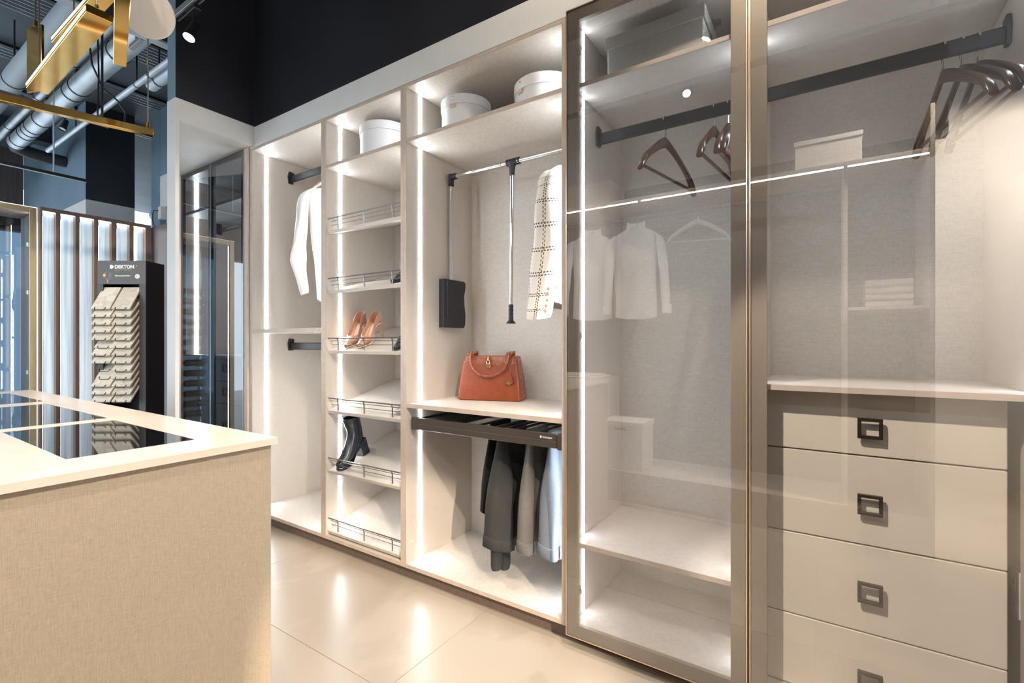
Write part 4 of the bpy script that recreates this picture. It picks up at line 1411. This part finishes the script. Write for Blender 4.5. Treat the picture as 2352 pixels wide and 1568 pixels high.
wc.part('led_strip', MB().box(-6.07, -6.055, YA + 0.0205, YA + 0.0225, 0.10, 2.335), LED, None, 0)
for y in (0.585, 0.825):
    wc.box('rack_post', GREYM, -6.215, -6.195, y - 0.010, y + 0.010, 0.0905, 2.3445, bev=0.002)
for z in (0.42, 0.9, 1.62, 2.05):
    wc.part('hinge', MB().box(-6.045, -6.004, YBt - 0.060, YBt - 0.0205, z - 0.02, z + 0.02, bev=0.004), CHROME, None)
for k in range(13):
    z = 0.30 + 0.118 * k
    for y in (0.585, 0.825):
        wc.part('rack_peg', MB().tube([(-6.1945, y, z), (-6.10, y, z), (-6.092, y, z + 0.014)], 0.004, 8), CHROME, None)
        if y == 0.825:
            wc.part('rack_peg', MB().tube([(-6.20, y + 0.0105, z + 0.05), (-6.13, 0.965, z + 0.05), (-6.13, 0.995, z + 0.056)], 0.005, 8), BLACK, None)
bot = None
for k in range(13):
    z = 0.30 + 0.118 * k + 0.0425
    lab = 'dark wine bottle lying on the wall rack in the glass cabinet, %s from the bottom' % ORD[k]
    if bot is None:
        bt = Thing('wine_bottle', lab, 'bottle', (-6.14, 0.70, z), group='wine bottles in the glass cabinet')
        bt.part('glass', MB().lathe([(0.001, -0.148), (0.036, -0.148), (0.038, -0.142), (0.038, 0.04), (0.034, 0.06), (0.016, 0.092), (0.0142, 0.105), (0.0142, 0.112)], 18, (-6.14, 0.70, z), 'y'), BOTTLE, None)
        bt.part('foil', MB().lathe([(0.0147, 0.1125), (0.0147, 0.158), (0.001, 0.1585)], 14, (-6.14, 0.70, z), 'y'), FOIL, None)
        bot = bt.o
    else:
        dup(bot, (-6.14, 0.70, z), label=lab)

# ------------------------------------------------------------------ pendant lights over the island
def bar_pendant(label, a, b, w, h, cords, up=(0, 0, 1), led=None, group='brass bar pendants over the island', roll=0.0):
    a, b = Vector(a), Vector(b)
    c = (a + b) / 2
    d = (b - a)
    L = d.length
    d.normalize()
    s = d.cross(Vector(up)).normalized()
    u = s.cross(d).normalized()
    if roll:
        q = Matrix.Rotation(R(roll), 3, d)
        s, u = q @ s, q @ u
    t = Thing('bar_pendant', label, 'pendant light', tuple(c), group=group)
    M = Matrix(((d.x, s.x, u.x, c.x), (d.y, s.y, u.y, c.y), (d.z, s.z, u.z, c.z), (0, 0, 0, 1)))
    t.part('brass_bar', MB().box(-L / 2, L / 2, -w / 2, w / 2, -h / 2, h / 2, bev=0.0015, M=M), BRASS, None)
    b_ = t.o.children[-1]
    if led:
        y0, y1, z0, z1 = led
        t.part('diffuser', MB().box(-L / 2 + 0.004, L / 2 - 0.004, y0, y1, z0, z1, M=M), LEDW, b_, 0)
    for f in cords:
        p = c + d * (f * L / 2) + u * (h / 2)
        t.part('cord', MB().tube([p + Vector((0, 0, 0.012)), Vector((p.x, p.y, 3.9))], 0.0028, 8), GREYM, None)
        t.part('cord_collar', MB().tube([p, p + Vector((0, 0, 0.026))], [0.008, 0.006], 12), BRASS, None)
    return t


bar_pendant('flat brass pendant bar hanging with its broad face to the aisle', (-2.125, 0.60, 2.318), (-2.99, 0.622, 2.318), 0.074, 0.028, (0.93, -0.93), led=(-0.0385, -0.0372, -0.004, 0.006))
bar_pendant('brass pendant bar behind the flat one, running out of the top', (-1.95, 0.676, 2.52), (-2.89, 0.676, 2.52), 0.060, 0.03, (0.6, -0.9), led=(-0.0315, -0.0302, -0.004, 0.006))
bar_pendant('long thin brass pendant bar crossing low in front of the ducts', (-2.685, 0.35, 2.108), (-2.530, 0.905, 2.108), 0.030, 0.030, (0.93, -0.9), led=(-0.007, 0.007, 0.0151, 0.0162))
bar_pendant('square brass pendant bar beside the white disc', (-1.78, 0.56, 2.318), (-2.42, 0.748, 2.318), 0.042, 0.036, (0.8, -0.8))
bar_pendant('upright brass plate pendant hanging from a single grey cord', (-3.25, 0.669, 2.40), (-3.25, 0.669, 2.718), 0.012, 0.112, (), up=(1, 0.28, 0))
vb = bpy.data.objects['bar_pendant.004']
tmp = Thing.__new__(Thing)
tmp.o, tmp.org = vb, tuple(vb.location)
tmp.part('cord', MB().tube([(-3.25, 0.669, 2.735), (-3.25, 0.669, 3.9)], 0.004, 8), GREYM, None)
tmp.part('cord_collar', MB().tube([(-3.25, 0.669, 2.718), (-3.25, 0.669, 2.745)], 0.010, 12), BRASS, None)

dp = Thing('disc_pendant', 'round opal disc pendant with brass back, tilted above the island', 'pendant light', (-2.183, 0.777, 2.43))
dn = Vector((0.72, -0.35, -0.60)).normalized()
Mq = Matrix.Translation((-2.195, 0.765, 2.445)) @ dn.to_track_quat('Z', 'Y').to_matrix().to_4x4()


def disc_m(prof, M, n=48):
    m = MB()
    m.ring_loft([[M @ Vector((r * math.cos(2 * math.pi * k / n), r * math.sin(2 * math.pi * k / n), z)) for k in range(n)] for r, z in prof])
    return m


dp.part('opal_disc', disc_m([(0.001, 0.0), (0.088, 0.0), (0.090, 0.004), (0.090, 0.016), (0.086, 0.020), (0.001, 0.022)], Mq), DIFF, None)
dp.part('brass_back', disc_m([(0.001, -0.030), (0.072, -0.030), (0.086, -0.012), (0.087, -0.0005), (0.001, -0.0005)], Mq), BRASS, None)
dp.part('cord', MB().tube([Mq @ Vector((0, 0, -0.03)), (-2.21, 0.80, 2.56), (-2.21, 0.80, 3.9)], 0.003, 8), GREYM, None)

# ------------------------------------------------------------------ ceiling services
def duct(name, label, y, z, r, x0, x1, m, bands, group=None, cat='duct', rods=()):
    t = Thing(name, label, cat, ((x0 + x1) / 2, y, z), group=group)
    t.part('pipe', MB().tube([(x0, y, z), (x1, y, z)], r, 28), m, None, 50)
    for x in bands:
        t.part('band', MB().tube([(x - 0.006, y, z), (x + 0.006, y, z)], r * 1.045 + 0.001, 28), DUCTDK, None, 50)
    for x in rods:
        t.part('rod', MB().tube([(x, y, z + r * 0.98), (x, y, 3.9)], 0.006, 6), BLACK, None)
    return t


main = duct('spiral_duct', 'long galvanised duct with dark clamp bands under the ceiling', 1.40, 3.40, 0.078, -7.55, -3.93, STEEL, (-4.55, -5.45, -5.62, -6.55, -6.85, -6.98, -7.12, -7.42), rods=(-4.9, -6.2, -7.3))
main.part('flexible_end', MB().tube([(-7.552, 1.40, 3.40), (-7.64, 1.42, 3.38), (-7.68, 1.52, 3.36), (-7.69, 1.66, 3.35), (-7.69, 1.84, 3.35)], [0.076, 0.074, 0.068, 0.066, 0.066], 20), DUCTDK, None, 50)
duct('vent_pipe', 'slim galvanised pipe running just above the long duct', 1.30, 3.485, 0.040, -8.9, -3.93, STEEL, (-5.2, -6.2, -7.3, -7.9), rods=(-5.2, -6.2, -7.9))
duct('wide_duct', 'wide smooth grey duct at the edge of the ceiling', 1.055, 3.40, 0.078, -9.0, -3.95, mat('painted_duct', (0.30, 0.35, 0.39), 0.5), (-5.75,), rods=(-5.75, -7.5))
duct('conduit', 'thin grey conduit pipe running below the long duct to the right', 1.515, 3.20, 0.021, -6.9, -3.19, STEEL, (-4.3, -4.55), rods=(-4.55, -6.0))
duct('vent_pipe', 'short galvanised pipe with bands disappearing behind the blue grey pier', 1.74, 3.40, 0.050, -4.9, -3.95, STEEL, (-4.75, -4.2), rods=(-4.75, -4.2))
duct('vent_pipe', 'far dark grey pipe seen between the black pier and the pale beam', 3.4, 3.3, 0.07, -9.5, -7.4, mat('painted_duct', (0.30, 0.35, 0.39), 0.5), (), rods=(-9.0, -7.6))
duct('vent_pipe', 'lower far grey pipe under the ceiling behind the black pier', 3.7, 2.95, 0.10, -9.5, -7.4, mat('painted_duct', (0.30, 0.35, 0.39), 0.5), (), rods=(-9.0, -7.6))

for k, (x, w, lab) in enumerate(((-5.30, 0.34, 'black linear ceiling grille nearest the island pendants'), (-6.35, 0.20, 'black linear ceiling grille across the middle of the ducts'),
                                 (-7.35, 0.18, 'black linear ceiling grille far down near the black pier'), (-4.30, 0.20, 'black linear ceiling grille above the spiral duct'))):
    g = Thing('ceiling_grille', lab, 'grille', (x, 0.5, 3.88), group='linear grilles in the ceiling')
    nb = int(w / 0.055)
    g.box('tray', BLACK, x - w / 2, x + w / 2, -1.6, 2.8, 3.872, 3.8995, bev=0)
    for i in range(nb + 1):
        xx = x - w / 2 + i * w / nb
        g.part('slat', MB().box(xx - 0.004, xx + 0.004, -1.6, 2.8, 3.845, 3.8715), STEEL, None, 0)
bm_ = Thing('steel_beam', 'dark steel beam with pale lower flange above the pendants', 'beam', (-3.88, 0.6, 3.25))
bm_.box('web', NAVY, -3.905, -3.855, -1.5, 2.19, 3.262, 3.8995, bev=0)
bm_.box('lower_flange', STEEL, -3.92, -3.84, -1.5, 2.19, 3.245, 3.2615, bev=0.002)
bm2 = Thing('steel_beam', 'dark steel ceiling beam further back over the bottle cabinet', 'beam', (-8.3, 0.6, 3.7))
bm2.box('web', NAVY, -8.34, -8.26, -1.5, 1.84, 3.70, 3.8995, bev=0)
bm2.box('lower_flange', NAVY, -8.40, -8.20, -1.5, 1.84, 3.683, 3.6995, bev=0.002)

# suspended light tracks and their spot heads
tk = Thing('light_track', 'thin black suspended light track with rod hangers above the brown fins', 'light track', (-5.7, 0.9, 2.7))
tk.box('track', BLACK, -5.715, -5.685, 0.2, 1.512, 2.645, 2.669, bev=0.002)
tk.box('groove', STEEL, -5.709, -5.691, 0.2, 1.512, 2.6405, 2.6445, bev=0)
for y in (0.45, 1.29):
    tk.part('rod', MB().tube([(-5.70, y, 2.669), (-5.70, y, 3.9)], 0.006, 8), STEEL, None)
tk2 = Thing('light_track', 'black suspended light track just above the long thin brass bar', 'light track', (-3.9, 0.8, 2.575))
tk2.box('track', BLACK, -3.917, -3.883, 0.0, 1.15, 2.562, 2.590, bev=0.002)
for y in (0.45, 1.108):
    tk2.part('rod', MB().tube([(-3.88, y, 2.590), (-3.88, y, 3.24)], 0.007, 8), BLACK, None)
tk2.part('cable', MB().tube([(-3.93, 1.10, 3.88), (-3.94, 1.06, 3.5), (-3.94, 1.05, 3.2), (-3.93, 1.07, 2.95), (-3.92, 1.12, 2.82), (-3.91, 1.20, 2.76), (-3.90, 1.235, 2.70), (-3.90, 1.23, 2.63), (-3.90, 1.14, 2.588)], 0.006, 8), BLACK, None)
tk2.part('cable', MB().tube([(-3.93, 1.13, 3.89), (-3.935, 1.115, 3.5), (-3.935, 1.10, 3.2), (-3.93, 1.105, 2.9), (-3.9, 1.09, 2.592)], 0.005, 8), BLACK, None)
tk3 = Thing('light_track', 'white light track at right carrying the lit spot lamp', 'light track', (-2.3, 1.2, 3.0))
tk3.box('track', mat('alu_track', (0.32, 0.33, 0.34), 0.4, 0.5), -3.07, 0.9, 1.185, 1.221, 2.985, 3.020, bev=0.002)
tk3.box('groove', BLACK, -3.07, 0.9, 1.196, 1.210, 2.981, 2.9848, bev=0)
for x in (-1.2, 0.4):
    tk3.part('rod', MB().tube([(x, 1.203, 3.02), (x, 1.203, 3.9)], 0.006, 8), STEEL, None)
tk4 = Thing('light_track', 'white light track beside the duct behind the opal disc', 'light track', (-4.05, 1.34, 3.25))
tk4.box('track', mat('alu_track', (0.32, 0.33, 0.34), 0.4, 0.5), -4.14, -3.935, 1.33, 1.36, 3.25, 3.28, bev=0.002)
tk4.part('rod', MB().tube([(-4.05, 1.345, 3.28), (-4.05, 1.345, 3.9)], 0.006, 8), STEEL, None)
tk5 = Thing('light_track', 'light track over the aisle outside the view above the camera', 'light track', (0.6, -0.33, 3.05))
tk5.box('track', BLACK, -2.6, 3.6, -0.347, -0.313, 3.03, 3.06, bev=0.002)
for x in (-2.0, 0.5, 3.0):
    tk5.part('rod', MB().tube([(x, -0.33, 3.06), (x, -0.33, 3.9)], 0.006, 8), STEEL, None)


def spot_lamp(label, loc, aim, lit, top, watts=None, cone=60, blend=0.35):
    """adapter on the track, stirrup, tapered can with a lens; lit lamps carry their own beam"""
    t = Thing('track_spot', label, 'spot lamp', loc, group='spot lamps on the ceiling tracks')
    d = (Vector(aim) - Vector(loc)).normalized()
    M = Matrix.Translation(loc) @ d.to_track_quat('Z', 'Y').to_matrix().to_4x4()
    t.part('can', disc_m([(0.016, -0.105), (0.021, -0.100), (0.024, -0.05), (0.030, 0.0), (0.0305, 0.004), (0.028, 0.004), (0.026, -0.006), (0.001, -0.007)], M, 24), BLACK, None)
    t.part('lens', disc_m([(0.001, -0.0045), (0.026, -0.0045), (0.026, -0.002), (0.001, -0.002)], M, 24), LAMPG if lit else CHROME, None)
    p = M @ Vector((0, 0, -0.07))
    t.part('stirrup', MB().tube([p, (p.x, p.y + 0.002, p.z + 0.05), (p.x, p.y, top)], 0.006, 8), BLACK, None)
    t.part('adapter', MB().box(p.x - 0.05, p.x + 0.05, p.y - 0.018, p.y + 0.018, top - 0.012, top + 0.014, bev=0.003), BLACK, None)
    if lit and watts:
        spot('lamp_beam', tuple(Vector(loc) + d * 0.012), aim, watts, cone, blend)
    return t


spot_lamp('lit black track spot in front of the dark wall', (-2.86, 1.185, 2.805), BEAMS[2][1], True, 2.968, BEAMS[2][2], BEAMS[2][3])
spot_lamp('unlit dark spot head hanging near the long thin brass bar', (-6.05, 1.43, 3.19), (-5.85, 1.1, 2.2), False, 3.40)
for k, lb in ((0, 'lit spot at the right end of the aisle track'), (1, 'lit spot mirrored in the smoked glass door'), (3, 'lit spot aimed at the island worktop'), (4, 'lit spot aimed down the aisle'), (5, 'lit spot in front of the drawers'), (6, 'added unseen spot brightening the pale rear wall for its reflection'), (7, 'added unseen spot on the white track brightening the mirrored shirts'), (8, 'added unseen spot on the white track brightening the mirrored shelves'), (9, 'lit spot on the aisle track aimed at the sample stand'), (10, 'lit spot on the white track washing the glass doors'), (11, 'added unseen spot on the white track brightening the pale fascia')):
    a, b, w, s = BEAMS[k]
    spot_lamp(lb, a, b, True, a[2] + 0.075, w, s, 1.0 if k == 7 else 0.35)

# ------------------------------------------------------------------ wardrobe opposite (seen mirrored in the glass doors)
ow = Thing('opposite_wardrobe', 'open wardrobe on the camera side, mirrored in the glass doors', 'wardrobe', (-0.7, -0.38, 0.0))
A0, A1, B0, B1 = -1.95, 0.46, -0.12, -0.64
ow.box('back_panel', noisy('dimmed_back', (0.075, 0.068, 0.062), (0.10, 0.09, 0.083), (45, 45, 700), 0.6, weave=True), A0, A1, B1 - 0.012, B1, 0.0, 2.45, bev=0)  # back darkened in colour so its reflection stays dim behind the shirts
ow.box('side_panel', LINEN, A1 + 0.0005, A1 + 0.022, B1 - 0.012, B0, 0.0, 2.45)
ow.box('side_panel', LINEN, A0 - 0.022, A0 - 0.0005, B1 - 0.012, B0, 0.0, 2.45)
ow.box('top_shelf', LINEN, A0, A1, B1 + 0.0005, B0, 2.196, 2.216)
ow.box('base', LINEN, A0, A1, B1 + 0.0005, B0, 0.0, 0.222)
ow.box('counter', DRAWER, A0, -1.47, B1 + 0.0005, B0, 0.2225, 0.885)
ow.box('shelf', LINEN, 0.10, A1, B1 + 0.0005, B0 - 0.02, 1.352, 1.371)
ow.box('divider', LINEN, 0.078, 0.0995, B1 + 0.0005, B0 - 0.02, 0.2225, 2.1955)
ow.part('led_strip', MB().box(A0, -1.155, B0 - 0.040, B0 - 0.028, 2.192, 2.1955), LEDO, None, 0)
ow.part('led_strip', MB().box(-1.125, A1, B0 - 0.040, B0 - 0.028, 2.192, 2.1955), LEDO, None, 0)
ow.part('hanging_rail', MB().box(A0, 0.077, -0.367, -0.353, 2.112, 2.142, bev=0.004), GREYBAR, None)
for k, (x, rz, lb) in enumerate(((-1.60, 160, 'white shirt mirrored in the glass, partly behind another shirt'), (-1.225, 174, 'white button-up shirt mirrored in the glass, in front of its neighbour'))):
    make_shirt('shirt', lb, 'shirt', (x, -0.36 + 0.03 * k, 2.075), rz, COTTON, SH_TAB, sleeves(0.0, 0.0, 0.02, 0.60), 0.006, seed=20 + k)
    make_hanger('dark hanger inside the %s mirrored shirt' % ('rear', 'front')[k], (x, -0.36 + 0.0 * k, 2.1425), rz, WOODH, False, w=0.185)
make_hanger('pale hanger mirrored in the glass beside the shirts', (-0.78, -0.36, 2.1425), 168, mat('grey_wood', (0.40, 0.36, 0.33), 0.4))
t = Thing('storage_box', 'white lidded box mirrored low in the glass door', 'box', (-1.27, -0.30, 0.2222))
t.box('body', WHITEBOX, -1.43, -1.12, -0.42, -0.16, 0.2225, 0.545, bev=0.003)
t.box('lid', WHITEBOX, -1.437, -1.113, -0.427, -0.153, 0.5455, 0.580, bev=0.003)
t.box('label_slot', GREYM, -1.33, -1.24, -0.1595, -0.1565, 0.515, 0.532, bev=0.0005)
t = Thing('folded_cloth', 'flat folded white cloth mirrored on the low counter', 'cloth', (-1.68, -0.3, 0.8852))
t.part('cloth', MB().box(-1.90, -1.49, -0.50, -0.16, 0.8853, 0.902, bev=0.006), TOWEL, None)
t.part('cloth', MB().box(-1.86, -1.53, -0.48, -0.18, 0.9022, 0.915, bev=0.005), TOWEL, None)
for k in range(4):
    t = Thing('towel', 'folded white towel mirrored in the right glass door, %s of the pile from below' % ORD[k], 'towel', (0.30, -0.36, 1.3712 + 0.042 * k), group='folded towels on the opposite shelf')
    m = MB()
    z = 1.3714 + 0.042 * k
    rr = 0.0195
    for yy in range(1):
        prof = [(-0.30 + 0.004 * k, z + 0.0005), (-0.285, z + 0.0), (-0.47, z), (-0.50, z + 0.01), (-0.50, z + 0.032), (-0.47, z + 0.041), (-0.285, z + 0.041), (-0.262, z + 0.034), (-0.256, z + 0.0205), (-0.262, z + 0.007)]
        m.prism([(b - 0.02, c) for b, c in prof[1:]], 'x', 0.19, 0.41)
    t.part('towel_fold', m, TOWEL, None, 60)
for (x0, x1, lb) in ((-0.17, 0.17, 'white box on the opposite top shelf, mirrored at right'), (-1.75, -1.38, 'white box on the opposite top shelf, mirrored at left')):
    t = Thing('storage_box', lb, 'box', ((x0 + x1) / 2, -0.35, 2.2165))
    t.box('body', WHITEBOX, x0, x1, -0.50, -0.20, 2.2168, 2.38, bev=0.003)
    t.box('lid', WHITEBOX, x0 - 0.005, x1 + 0.005, -0.505, -0.195, 2.3802, 2.41, bev=0.003)
